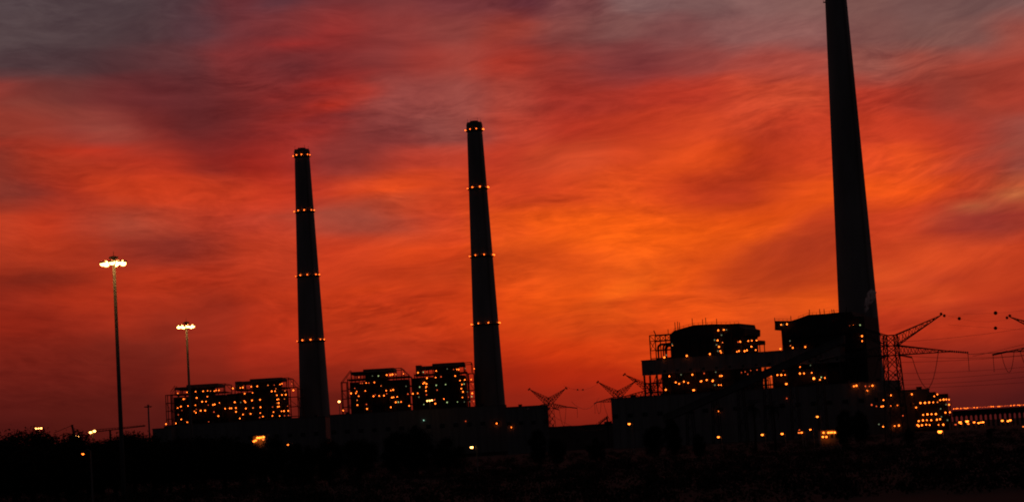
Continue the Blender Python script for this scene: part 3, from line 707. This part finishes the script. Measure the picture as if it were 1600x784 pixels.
# ------------------------------------------------------------------ lattice pylons
def pylon(px, Y, yaw, k, label, insul=True, th=1.):
    o = P(px, 690, Y); root = thing('lattice_pylon', label, 'pylon', (o.x, Y, -.4), math.radians(yaw), 'lattice pylons')
    root.scale = (k,)*3
    hw = lambda z: 2.75 - (2.75 - 1.55)*min(z, 30.)/30.
    for sx_ in (-1, 1):
        for sy in (-1, 1):
            m = MB(); m.bar((sx_*hw(0), sy*hw(0), 0), (sx_*hw(30), sy*hw(30), 30.4), .28*th); m.build('leg', GALV2, root)
    zl = [0, 4.8, 9.2, 13.2, 17., 20.6, 24.4, 27.2, 30.2]
    m = MB()
    for i in range(len(zl) - 1):
        a, b = zl[i], zl[i + 1]
        for q in range(4):
            c = [(-1, -1), (1, -1), (1, 1), (-1, 1)]
            (x0, y0), (x1, y1) = c[q], c[(q + 1) % 4]
            m.bar((x0*hw(a), y0*hw(a), a), (x1*hw(b), y1*hw(b), b), .18*th); m.bar((x1*hw(a), y1*hw(a), a), (x0*hw(b), y0*hw(b), b), .18*th)
            if i >= 5: m.bar((x0*hw(b), y0*hw(b), b), (x1*hw(b), y1*hw(b), b), .22)
            mid = (a + b)/2
            if q == 0 and i in (3, 4): m.ball((0, -hw(mid), mid), .42, 0, 6, 4)
        for sx_ in (-1, 1):
            if i >= 6: m.ball((sx_*hw(a), -hw(a), a), .5*th, 0, 6, 4)
    m.build('bracing', GALV2, root)['kind'] = 'stuff'
    for s in (-1, 1):
        def arm(zu, zlw, tip, name, n):
            m = MB(); bu, bl = hw(zu), hw(zlw); T = Vector((s*tip[0], 0, tip[1]))
            U = [Vector((s*bu, y*bu, zu)) for y in (-1, 1)]; Lw = [Vector((s*bl, y*bl, zlw)) for y in (-1, 1)]
            for p in U + Lw: m.bar(p, T, .28*th, 0, .2*th)
            for i in range(n):
                t0, t1 = i/n, (i + .5)/n
                for q in (0, 1):
                    m.bar(U[q].lerp(T, t0), Lw[q].lerp(T, t1), .13); m.bar(Lw[q].lerp(T, t1), U[q].lerp(T, (i + 1)/n), .13)
                m.bar(U[0].lerp(T, t1), U[1].lerp(T, (i + 1)/n), .12); m.bar(Lw[0].lerp(T, t1), Lw[1].lerp(T, (i + 1)/n), .12)
            m.build(name, GALV2, root); return T
        T1 = arm(30.2, 27.2, (15.6, 35.2), 'upper_arm', 7)
        T2 = arm(27.2, 24.5, (18.6, 24.6), 'lower_arm', 8)
        MB().ball(T1 + Vector((0, 0, .35)), .45, 0, 8, 5).ball(T1 + Vector((s*.9, 0, -.2)), .45, 0, 8, 5).build('marker_ball', BALL, root)
        if insul:
            def ins(p, q, rr=.3, nm='insulator'):
                p, q = Vector(p), Vector(q); m = MB(); m.bar(p, q, rr*.6); n = 9
                for i in range(n):
                    c = p.lerp(q, (i + .5)/n); d = (q - p)/n
                    m.tube([c - d*.32, c + d*.32], rr, 8)
                m.build(nm, INSUL, root)
            ins(T2 + Vector((-s*1.5, 0, .2)), T2 + Vector((s*3.6, -2, -.6)))
            ins((s*2.2, -1.7, 24.3), (s*5., -3., 23.5))
            ins(T2 + Vector((s*3.4, -2, -.9)), T2 + Vector((s*3.4, -2, -5.8)), .10)
            A = Vector((s*5., -3., 23.4)); B = T2 + Vector((-s*5., -1, .2)); m = MB(); pts = []
            for i in range(13):
                t = i/12; p = A.lerp(B, t); p.z -= 9.6*4*t*(1 - t)*(1 - .15*abs(t - .5)); pts.append(p)
            m.tube(pts, .09, 5).build('jumper_cable', WIRE, root)
            if s > 0: continue
            A = T2 + Vector((s*.6, -.6, -.2)); B = T2 + Vector((-s*3.2, -1., -.1)); m = MB(); pts = []
            for i in range(11):
                t = i/10; p = A.lerp(B, t); p.z -= 6.*4*t*(1 - t); pts.append(p)
            m.tube(pts, .08, 5).build('jumper_cable', WIRE, root)
    return root
GALV2 = mat('dark_galvanised', (.07, .068, .066), .6, .2, 1., .3)
pylon(1403, 650, 9, 1.0, 'nearest full lattice pylon with wide arms, right of the tallest chimney')
pylon(1674, 690, 0, 1.0, 'lattice pylon at the right edge, only its left arm tips in view')
pylon(861, 1246, 50, 1.0, 'lattice pylon against the sky, right of the flat-roofed block', insul=True, th=.7)
pylon(970, 1480, 48, 1.22, 'lattice pylon with its base hidden behind the left end of the wide turbine hall', th=.7)
pylon(1020, 1470, 40, 1.32, 'lattice pylon mostly hidden behind the pipe frame, one left arm showing', th=.7)

def line(label, A, B, sag, r=.06, balls=(), n=28):
    A, B = Vector(A), Vector(B); root = thing('power_line', label, 'power line', A, 0, 'power lines')
    pt = lambda t: A.lerp(B, t) - Vector((0, 0, sag*4*t*(1 - t))) - A
    MB().tube([pt(i/n) for i in range(n + 1)], r, 5).build('conductor', WIRE, root)
    for t in balls: MB().ball(pt(t), .5, 0, 10, 7).build('marker_ball', BALL, root)
line('upper slack wire with marker balls between the right pylons, higher of the pair', P(1476, 491, 648), P(1583, 497, 690), 1.5, .02, (.2,))
line('thin earth wire with one marker ball, passing above the right pylons', P(1505, 490, 610), P(1705, 467, 500), .9, .02, (.29,))
line('thin earth wire with one marker ball, between the arm tips of the right pylons', P(1482, 507, 640), P(1704, 520, 600), .2, .02, (.345,))
line('conductor leaving the lower arm of the nearest pylon towards the right edge', P(1512, 553, 648), P(1760, 515, 560), 1.2, .07)
line('conductor sagging from the chimney side to the right edge below the pylon arm', P(1385, 553, 1150), P(1760, 528, 1150), 5.2, .08)
line('second conductor just under it, nearly level, right of the tallest chimney', P(1385, 566, 1180), P(1760, 536, 1180), 2.2, .08)
line('low conductor just over the workshop block roof, upper of the low pair', P(1390, 601, 1400), P(1760, 566, 1400), 3., .08)
line('lowest conductor over the workshop block and jetty', P(1390, 607, 1420), P(1760, 583, 1420), 1.5, .08)
line('faint wire rising past the nearest pylon arm into the right edge', P(1520, 556, 700), P(1760, 488, 760), 1.0, .05)
line('faint wire crossing just under the upper arm of the nearest pylon', P(1396, 534, 900), P(1760, 478, 900), 2.5, .05)
line('faint wire midway between the pylon arm and the workshop block', P(1396, 583, 1250), P(1760, 553, 1250), 2.5, .07)
line('faint wire just over the low pair of conductors', P(1396, 594, 1300), P(1760, 560, 1300), 2., .07)
line('earth wire with two marker balls between the two far pylons', P(881, 602, 1246), P(935, 598.5, 1478), 3.2, .05, (.35, .5))
line('sagging conductor between the two far pylons', P(893, 627, 1250), P(936, 621, 1478), 5.5, .08)
line('lower conductor dropping from the far left pylon to the embankment', P(866, 650, 1260), P(945, 668, 1500), 4., .06)

# ------------------------------------------------------------------ high flood masts
def high_mast(label, px, ytop, Y, xs, lit=True, r0=.36, r1=.24):
    t = P(px, ytop, Y); root = thing('high_mast_light', label, 'light mast', (t.x, Y, -.4), 0, 'high flood masts')
    H = t.z + .4
    MB().tube([(0, 0, 0), (0, 0, H*.5), (0, 0, H)], [r0, (r0 + r1)/2, r1], 16).build('pole', GALV, root, smooth=True)
    MB().ring([(r0 + .25, 0), (r0 + .25, .12), (r0 + .02, .14)], 16).build('base_plate', STEEL, root)
    MB().ring([(.25, H - .05), (.75, H + .02), (.75, H + .28), (.2, H + .42)], 20).build('head_cover', STEEL, root)
    MB().bar((0, 0, H + .42), (0, 0, H + 1.2), .06).build('lightning_rod', STEEL, root)
    m = MB(); R = 1.05
    for i in range(20):
        a, b = 2*math.pi*i/20, 2*math.pi*(i + 1)/20
        m.bar((R*math.cos(a), R*math.sin(a), H - .55), (R*math.cos(b), R*math.sin(b), H - .55), .1)
    for i in range(4):
        a = math.pi*i/2 + .3; m.bar((.2*math.cos(a), .2*math.sin(a), H - .3), (R*math.cos(a), R*math.sin(a), H - .55), .08)
    m.build('lamp_ring', STEEL, root)
    for x, y in xs:
        fl = put('floodlight', FLM, root, (x, y, H - .75), math.atan2(y, x) - math.pi/2)
        put('lens', FLL if lit else FLU, fl)
hm = MB(); hm.prism([(-.42, 0), (.42, 0), (.3, .3), (-.3, .3)], -.55, .5); hm.bar((0, -.5, .15), (0, -.95, .18), .1)
FLM = hm.mesh('floodlight', STEEL)
FLL = MB().ball((0, 0, -.02), .46, 0, 12, 8, .85).mesh('lens', EM['H'])
FLU = MB().ball((0, 0, -.02), .40, 0, 12, 8, .85).mesh('lens', GLASS)
high_mast('tall lit flood mast with three bright lobes, nearest, at the far left', 177.5, 404, 365, [(-1.68, -.5), (-1.1, -1.3), (.02, -1.7), (1.02, -1.4), (1.6, -.6), (1.3, 1.2), (-1.4, 1.1), (0, 1.7)], r0=.4)
high_mast('second lit flood mast, rising over the leftmost boiler house', 291, 505, 535, [(-1.75, -.3), (-.95, -1.4), (.55, -1.65), (1.6, -.6), (.9, 1.4), (-.9, 1.4)])
high_mast('small unlit flood mast left of the boiler houses', 231.5, 633, 1270, [(-1.75, -.3), (-.95, -1.4), (.55, -1.65), (1.6, -.6), (.9, 1.4), (-.9, 1.4)], lit=False, r0=.55, r1=.4)

def flood_pole(label, pts, Y, kind='W', r=.75):
    cx = sum(p[0] for p in pts)/len(pts); cy = min(p[1] for p in pts); t = P(cx, cy, Y)
    root = thing('floodlight_pole', label, 'flood light', (t.x, Y, -.4), 0, 'floodlight poles')
    H = t.z + .4
    MB().tube([(0, 0, 0), (0, 0, H + .4)], [.3, .2], 10).build('pole', GALV, root)
    w = max(abs(P(p[0], p[1], Y).x - t.x) for p in pts) + .6
    MB().box(-w, w, .05, .3, H + .1, H + .35).build('crossbar', STEEL, root)
    lm = MB().ball((0, -.3, 0), r, 0, 10, 7, .8).mesh('lens', EM[kind])
    hs = MB().prism([(-r*.8, .25), (r*.8, .25), (r*.5, r*.9), (-r*.5, r*.9)], -.6, .4).mesh('floodlight', STEEL)
    for p in pts:
        q = P(p[0], p[1], Y); fl = put('floodlight', hs, root, (q.x - t.x, -.4, q.z + .4)); put('lens', lm, fl)
flood_pole('flood light with a row of three lamps above the leftmost bushes', [(56.5, 669), (61, 669), (65, 668.5)], 950, 'W', .42)
flood_pole('flood light with two lamps low between the bushes', [(118.5, 681.5), (123, 681)], 900, 'W', .58)
flood_pole('flood light with two lamps right of the slanting crane', [(142, 675), (148, 673)], 900, 'W', .6)
flood_pole('bright lamp on a pole just left of the boiler house pair', [(530, 627)], 1500, 'W', .8)
flood_pole('bank of three white lamps in front of the boiler house touching the middle chimney', [(667.8, 625.8), (671.5, 625.5), (675, 624.8)], 1590, 'W', .6)

# slanting crane far left
def crane():
    Y = 1400; b = P(116, 690, Y); root = thing('luffing_crane', 'thin crane with slanting mast and long low jib behind the left bushes', 'crane', (b.x, Y, -.4))
    L = lambda px, py: P(px, py, Y) - Vector((b.x, Y, -.4))
    m = MB(); m.bar(L(119, 690), L(112.5, 664), 1.1); m.bar(L(111, 664), L(114.5, 663.5), .6); m.build('mast', STEEL, root)
    m = MB(); m.bar(L(112.5, 664), L(84, 676), .25); m.build('stay', STEEL, root)
    m = MB(); A, B = L(150, 674), L(227, 665); m.bar(A, B, .5); m.bar(A + Vector((0, 0, 1.3)), B + Vector((0, 0, .4)), .3)
    for i in range(16): m.bar(A.lerp(B, i/16), A.lerp(B, (i + .5)/16) + Vector((0, 0, 1.)), .2)
    m.build('jib', STEEL, root)
    m = MB(); q = L(172, 672); m.bar((q.x, 0, 0), q, 1.); m.build('support_leg', STEEL, root)
crane()

# ------------------------------------------------------------------ street lamps and small lit buildings
def street_lamp(label, px, py, Y, kind='o', r=.3):
    q = P(px, py, Y); zg = -.5; root = thing('street_lamp', label, 'street lamp', (q.x + .9, Y, zg), 0, 'street lamps')
    H = max(q.z - zg, 1.2)
    MB().tube([(0, 0, 0), (0, 0, H*.6), (0, 0, H + .3)], [.12, .1, .07], 8).build('pole', GALV, root)
    MB().tube([(0, 0, H + .3), (-.4, 0, H + .5), (-.9, 0, H + r*.9)], .05, 6).build('arm', GALV, root)
    MB().prism([(-.9 - r, H + r*.35), (-.9 + r, H + r*.35), (-.9 + r*.5, H + r*1.1), (-.9 - r*.5, H + r*1.1)], -r, r).build('lamp_housing', STEEL, root)
    MB().ball((-.9, 0, H), r, 0, 10, 7, .85).build('lens', EM[kind], root)
for a in [('small orange lamp low among the left bushes', 129.5, 708.5, 260, 'o', .14),
          ('single orange lamp right of the lit kiosk', 450, 694, 480, 'o', .22),
          ('bright pale lamp low in front of the middle turbine hall', 737, 698, 430, 'W', .3),
          ('orange lamp at the foot of the left end of the wide turbine hall', 983, 661.5, 700, 'B', .4),
          ('orange lamp below the conveyor foot, left of the palms', 1122.5, 682, 640, 'B', .36),
          ('orange lamp below the pair of palms', 1191, 678.5, 640, 'B', .36),
          ('orange lamp right of the palms', 1222, 677, 640, 'B', .36),
          ('small lamp high on a pole in front of the wide turbine hall', 1277, 650.3, 660, 'B', .34),
          ('left of two small lamps right of the palms', 1248.3, 675.3, 640, 'd', .3),
          ('right of two small lamps right of the palms', 1252.5, 675, 640, 'o', .3),
          ('faint lamp just over the two small lamps', 1249, 671, 650, 'r', .22),
          ('small lamp left of the cluster of shed lamps', 1266, 670.5, 650, 'o', .28),
          ('large orange lamp below the stepped plant tower', 1468.5, 673.5, 620, 'B', .62),
          ('faint red lamp under the near end of the jetty', 1493, 662.5, 1250, 'r', .55),
          ('bright lamp under the jetty near the plant tower, left one', 1500, 659, 1250, 'B', .8),
          ('small lamp touching the left bright jetty lamp', 1501.5, 661, 1240, 'o', .5),
          ('brightest yellow lamp under the jetty', 1511, 657.5, 1250, 'B', .95),
          ('small lamp under the brightest jetty lamp', 1513, 661.5, 1240, 'o', .45),
          ('lamp left of the cluster of three under the jetty', 1522, 659, 1250, 'o', .6),
          ('left lamp of the cluster of three under the jetty', 1529, 660, 1250, 'B', .6),
          ('middle lamp of the cluster of three under the jetty', 1532.5, 659.3, 1250, 'o', .5),
          ('right lamp of the cluster of three under the jetty', 1536, 658.8, 1250, 'B', .6),
          ('single lamp under the jetty left of the far pair', 1566, 656.5, 1250, 'B', .7),
          ('left lamp of the far pair under the jetty', 1575, 657, 1250, 'B', .65),
          ('right lamp of the far pair under the jetty', 1578.5, 655.8, 1250, 'B', .65),
          ('pale lamp at the very right edge below the jetty', 1599, 667.5, 900, 'd', .35)]:
    street_lamp(*a)

def kiosk(name, label, px, Y, x0, x1, ytop, spec, r):
    f = Fac(px, Y); root = f.root(name, label, 'building')
    s0, z = f(x0, ytop); s1, _ = f(x1, ytop)
    MB().box(s0, s1, .4, 5, -.6, z).build('wall', CLAD, root)
    MB().box(s0 - .4, s1 + .4, -.9, 5.4, z + .01, z + .3).build('roof', CONC2, root)
    n = 4; w = (s1 - s0)/n
    for i in range(n): MB().box(s0 + i*w + w*.2, s0 + i*w + w*.8, .3, .39, z*.45, z*.75).build('window', GLASS, root)
    for it in spec.split():
        k = 'o'
        if it[-1].isalpha(): k = it[-1]; it = it[:-1]
        px_, py_ = map(float, it.split(',')); s, z_ = f(px_, py_)
        MB().ball((s, -.35, z_), r, 0, 10, 7, .85).bar((s, -.35, z_), (s, .39, z_ + .1), .06).build('lamp', EM[k], root)
kiosk('kiosk', 'small kiosk lit by a cluster of orange lamps below the boiler houses', 404, 480, 395, 414, 681, '397,689 402.5,683.5B 405.5,683.5B 408.5,683 412,682.3B 400,687.5 411.5,686d', .24)
kiosk('shed', 'low shed with two rows of orange lamps in front of the tallest chimney', 1295, 650, 1282, 1310, 672.5, '1286.5,675.5 1294,675.5B 1297.5,675.3 1300,675 1304,675.2B 1285.5,682B 1291,682', .3)

# ------------------------------------------------------------------ vegetation
def leaf_mesh(name, centers, n_per, spread, size, mat_, seed, flat=.75):
    r = np.random.default_rng(seed); cs = np.repeat(np.asarray(centers, float), n_per, 0); n = len(cs)
    p = cs + r.normal(0, 1, (n, 3))*np.asarray(spread)*np.array([1, 1, flat])
    a = r.normal(0, 1, (n, 3)); a /= np.linalg.norm(a, axis=1, keepdims=True)
    b = r.normal(0, 1, (n, 3)); b -= (a*b).sum(1, keepdims=True)*a; b /= np.linalg.norm(b, axis=1, keepdims=True)
    s = size*r.uniform(.6, 1.4, (n, 1)); v = np.stack([p - a*s, p - b*s*.45, p + a*s, p + b*s*.45], 1).reshape(-1, 3)
    me = bpy.data.meshes.new(name); me.vertices.add(4*n); me.vertices.foreach_set('co', v.ravel())
    me.loops.add(4*n); me.loops.foreach_set('vertex_index', np.arange(4*n)); me.polygons.add(n)
    me.polygons.foreach_set('loop_start', np.arange(n)*4); me.materials.append(mat_); me.update(calc_edges=True); me.validate()
    return me
def tree_variant(seed, h, w):
    r = np.random.default_rng(seed); m = MB(); tips = []
    m.tube([(0, 0, -.8), (.1, 0, h*.2), (.15, .1, h*.42)], [.22, .17, .12], 8)
    for i in range(9):
        a = 2*math.pi*i/9 + r.uniform(-.3, .3); R = w*.5*r.uniform(.45, .95); z = h*r.uniform(.45, .86)
        t = Vector((R*math.cos(a), R*math.sin(a), z)); s = Vector((.1, 0, h*r.uniform(.12, .4)))
        mid = s.lerp(t, .5) + Vector((0, 0, h*.06)); m.tube([s, mid, t], [.09, .06, .025], 6); tips += [t, mid]
    cs = [tuple(t) for t in tips]
    for i in range(44):
        a = r.uniform(0, 2*math.pi); ph = r.uniform(-.9, 1); R = w*.5*math.sqrt(max(0, 1 - ph*ph))*r.uniform(.55, 1.02)
        cs.append((R*math.cos(a), R*math.sin(a), h*.54 + h*.41*ph*r.uniform(.8, 1.05)))
    return m.mesh('trunk', BARK, True), leaf_mesh('crown', cs, 260, .05*w + .1, .10, LEAF, seed + 50)
TV = [tree_variant(11, 6., 5.4), tree_variant(23, 6., 6.6), tree_variant(37, 6., 4.6), tree_variant(41, 6., 6.)]
def tree(label, px, ytop, Y, vi, rz, wide=1.):
    t = P(px, ytop, Y); root = thing('bushy_tree', label, 'tree', (t.x, Y, -.5), rz, 'bushy trees')
    k = (t.z + .5)/6.1; root.scale = (k*wide, k*wide, k)
    put('trunk', TV[vi][0], root); put('crown', TV[vi][1], root)
tl = [(-12, 690, 205, 1), (20, 681, 215, 0), (48, 672, 225, 1), (86, 668, 230, 3), (104, 688, 215, 2), (134, 695, 240, 0), (158, 689, 230, 2), (178, 674, 250, 3),
      (208, 677, 245, 1), (236, 679, 260, 0), (262, 682, 250, 3), (290, 680.5, 265, 2), (318, 683, 255, 1), (348, 680, 270, 0), (376, 684, 260, 3), (426, 684, 300, 1), (470, 690, 310, 2),
      (512, 684, 330, 0), (560, 679, 340, 3), (618, 671, 380, 2), (649, 665, 390, 0), (700, 684, 360, 1), (838, 668, 420, 2), (868, 680, 400, 3), (930, 683, 400, 1), (1020, 660, 430, 3), (1048, 652, 440, 2),
      (1090, 676, 420, 0), (1318, 637, 470, 2), (1342, 640, 480, 0), (1420, 668, 470, 1), (1545, 668, 500, 3)]
tlab = ['bushy tree cut by the left picture edge', 'low bush just right of the left edge', 'bushy crown under the row of three lamps', 'bushy crown just right of the row of three lamps',
        'short bush left of the slanting crane', 'dark bush right of the slanting crane', 'bush just left of the tall flood mast', 'bush at the foot of the tall flood mast',
        'bush just right of the tall flood mast', 'bush beneath the small unlit mast', 'dark tree below the left end of the turbine hall', 'dark tree below the leftmost boiler house, under the second mast',
        'dark tree below the right half of the leftmost boiler house', 'dark tree below the gap of the left boiler houses', 'dark tree just left of the lit kiosk', 'dark tree just right of the lit kiosk',
        'dark low tree below the left chimney', 'dark tree right of the left chimney foot', 'dark tree below the second boiler pair, left', 'upright dark tree left of the tallest mid one',
        'tallest dark tree in front of the middle turbine hall', 'dark tree just left of the bright pale lamp', 'dark tree in front of the flat-roofed block', 'low dark tree below the far pylon',
        'low dark tree below the stacker', 'dark tree before the left part of the wide hall', 'taller dark tree at the conveyor foot', 'low dark tree left of the palms',
        'dark upright tree under the tallest chimney, left of two', 'dark tree under the tallest chimney, right of two', 'low dark tree below the workshop block', 'low dark tree below the jetty']
for i, ((px, yt, Y, vi), lb) in enumerate(zip(tl, tlab)): tree(lb, px, yt, Y*1.75 if Y < 275 else Y + 60, vi, i*1.37, 1.25 if Y < 275 else (.8 if Y < 400 else .55))

def palm_mesh():
    m = MB(); rib = []
    for i in range(11): t = i/10; rib.append(Vector((2.9*t, 0, 1.25*math.sin(t*2.2) - .75*t*t*1.7)))
    m.tube(rib, [.05*(1 - .7*i/10) for i in range(11)], 4)
    for i in range(1, 21):
        t = i/20; p = rib[int(t*10) if t < 1 else 10]; L = .75*math.sin(math.pi*(.12 + .8*t)) + .1
        for s in (-1, 1):
            q = p + Vector((.35*L, s*L, -.28*L)); m.add([p, p + Vector((.1, 0, 0)), q], [(0, 1, 2)])
    return m.mesh('frond', LEAF2)
FROND = palm_mesh()
def palm(label, px, ytop, Y, seed):
    t = P(px, ytop, Y); H = t.z + .5 - 1.6; root = thing('palm_tree', label, 'palm tree', (t.x, Y, -.5), 0, 'palm trees'); r = random.Random(seed)
    MB().tube([(0, 0, 0), (.15, 0, H*.5), (0, 0, H)], [.34, .26, .24], 10).build('trunk', BARK, root, smooth=True)
    for i in range(30):
        o = put('frond', FROND, root, (0, 0, H)); o.rotation_euler = (0, math.radians(r.uniform(-45, 70)), i*2.4 + r.uniform(-.2, .2))
palm('left palm of the pair silhouetted on the wide turbine hall', 1176, 626, 560, 1)
palm('right palm of the pair silhouetted on the wide turbine hall', 1207, 628, 575, 2)

# rough scrub over the foreground
xs = []; r = np.random.default_rng(5)
for i in range(2800):
    Y = r.uniform(150, 460) if i < 1500 else r.uniform(400, 950); x = r.uniform(-.26, .26)*Y; h = r.uniform(.2, 1.) + max(0, r.normal(0, .7))
    for k in range(3): xs.append((x + r.normal(0, .8), Y + r.normal(0, .8), -.4 + h*r.uniform(.2, 1.)))
tag(put('scrub', leaf_mesh('scrub', xs, 30, .45, .15, LEAF, 91, .6)), 'dark scrub and low bushes covering the foreground', 'scrub', kind='stuff')

# ------------------------------------------------------------------ steam wisp in front of the tallest chimney
Y = 1425; a = P(1352, 488, Y); root = None
m = MB(); pts = [P(px, py, Y) - a for px, py in ((1352, 488), (1354, 480), (1357, 471), (1361, 462), (1366, 454))]
m.tube(pts, [.7, 1.6, 2.5, 3.2, 2.2], 12)
st_ = m.build('steam_plume', None or STEEL, None, a); st_.data.materials.clear()
sm = bpy.data.materials.new('steam'); sm.use_nodes = True; T = NT(sm.node_tree); T.n.clear()
g = T.n.new('ShaderNodeTexCoord'); nz = T.noise(g.outputs['Object'], .42, 3., .6)
pv = T.n.new('ShaderNodeVolumePrincipled'); pv.inputs['Color'].default_value = (.95, .95, .95, 1)
T.l.new(T.mapr(nz, .45, .7, 0., 2.2), pv.inputs['Density'])
oo = T.n.new('ShaderNodeOutputMaterial'); T.l.new(pv.outputs[0], oo.inputs['Volume'])
st_.data.materials.append(sm); tag(st_, 'small pale wisp of steam drifting before the tallest chimney', 'steam')
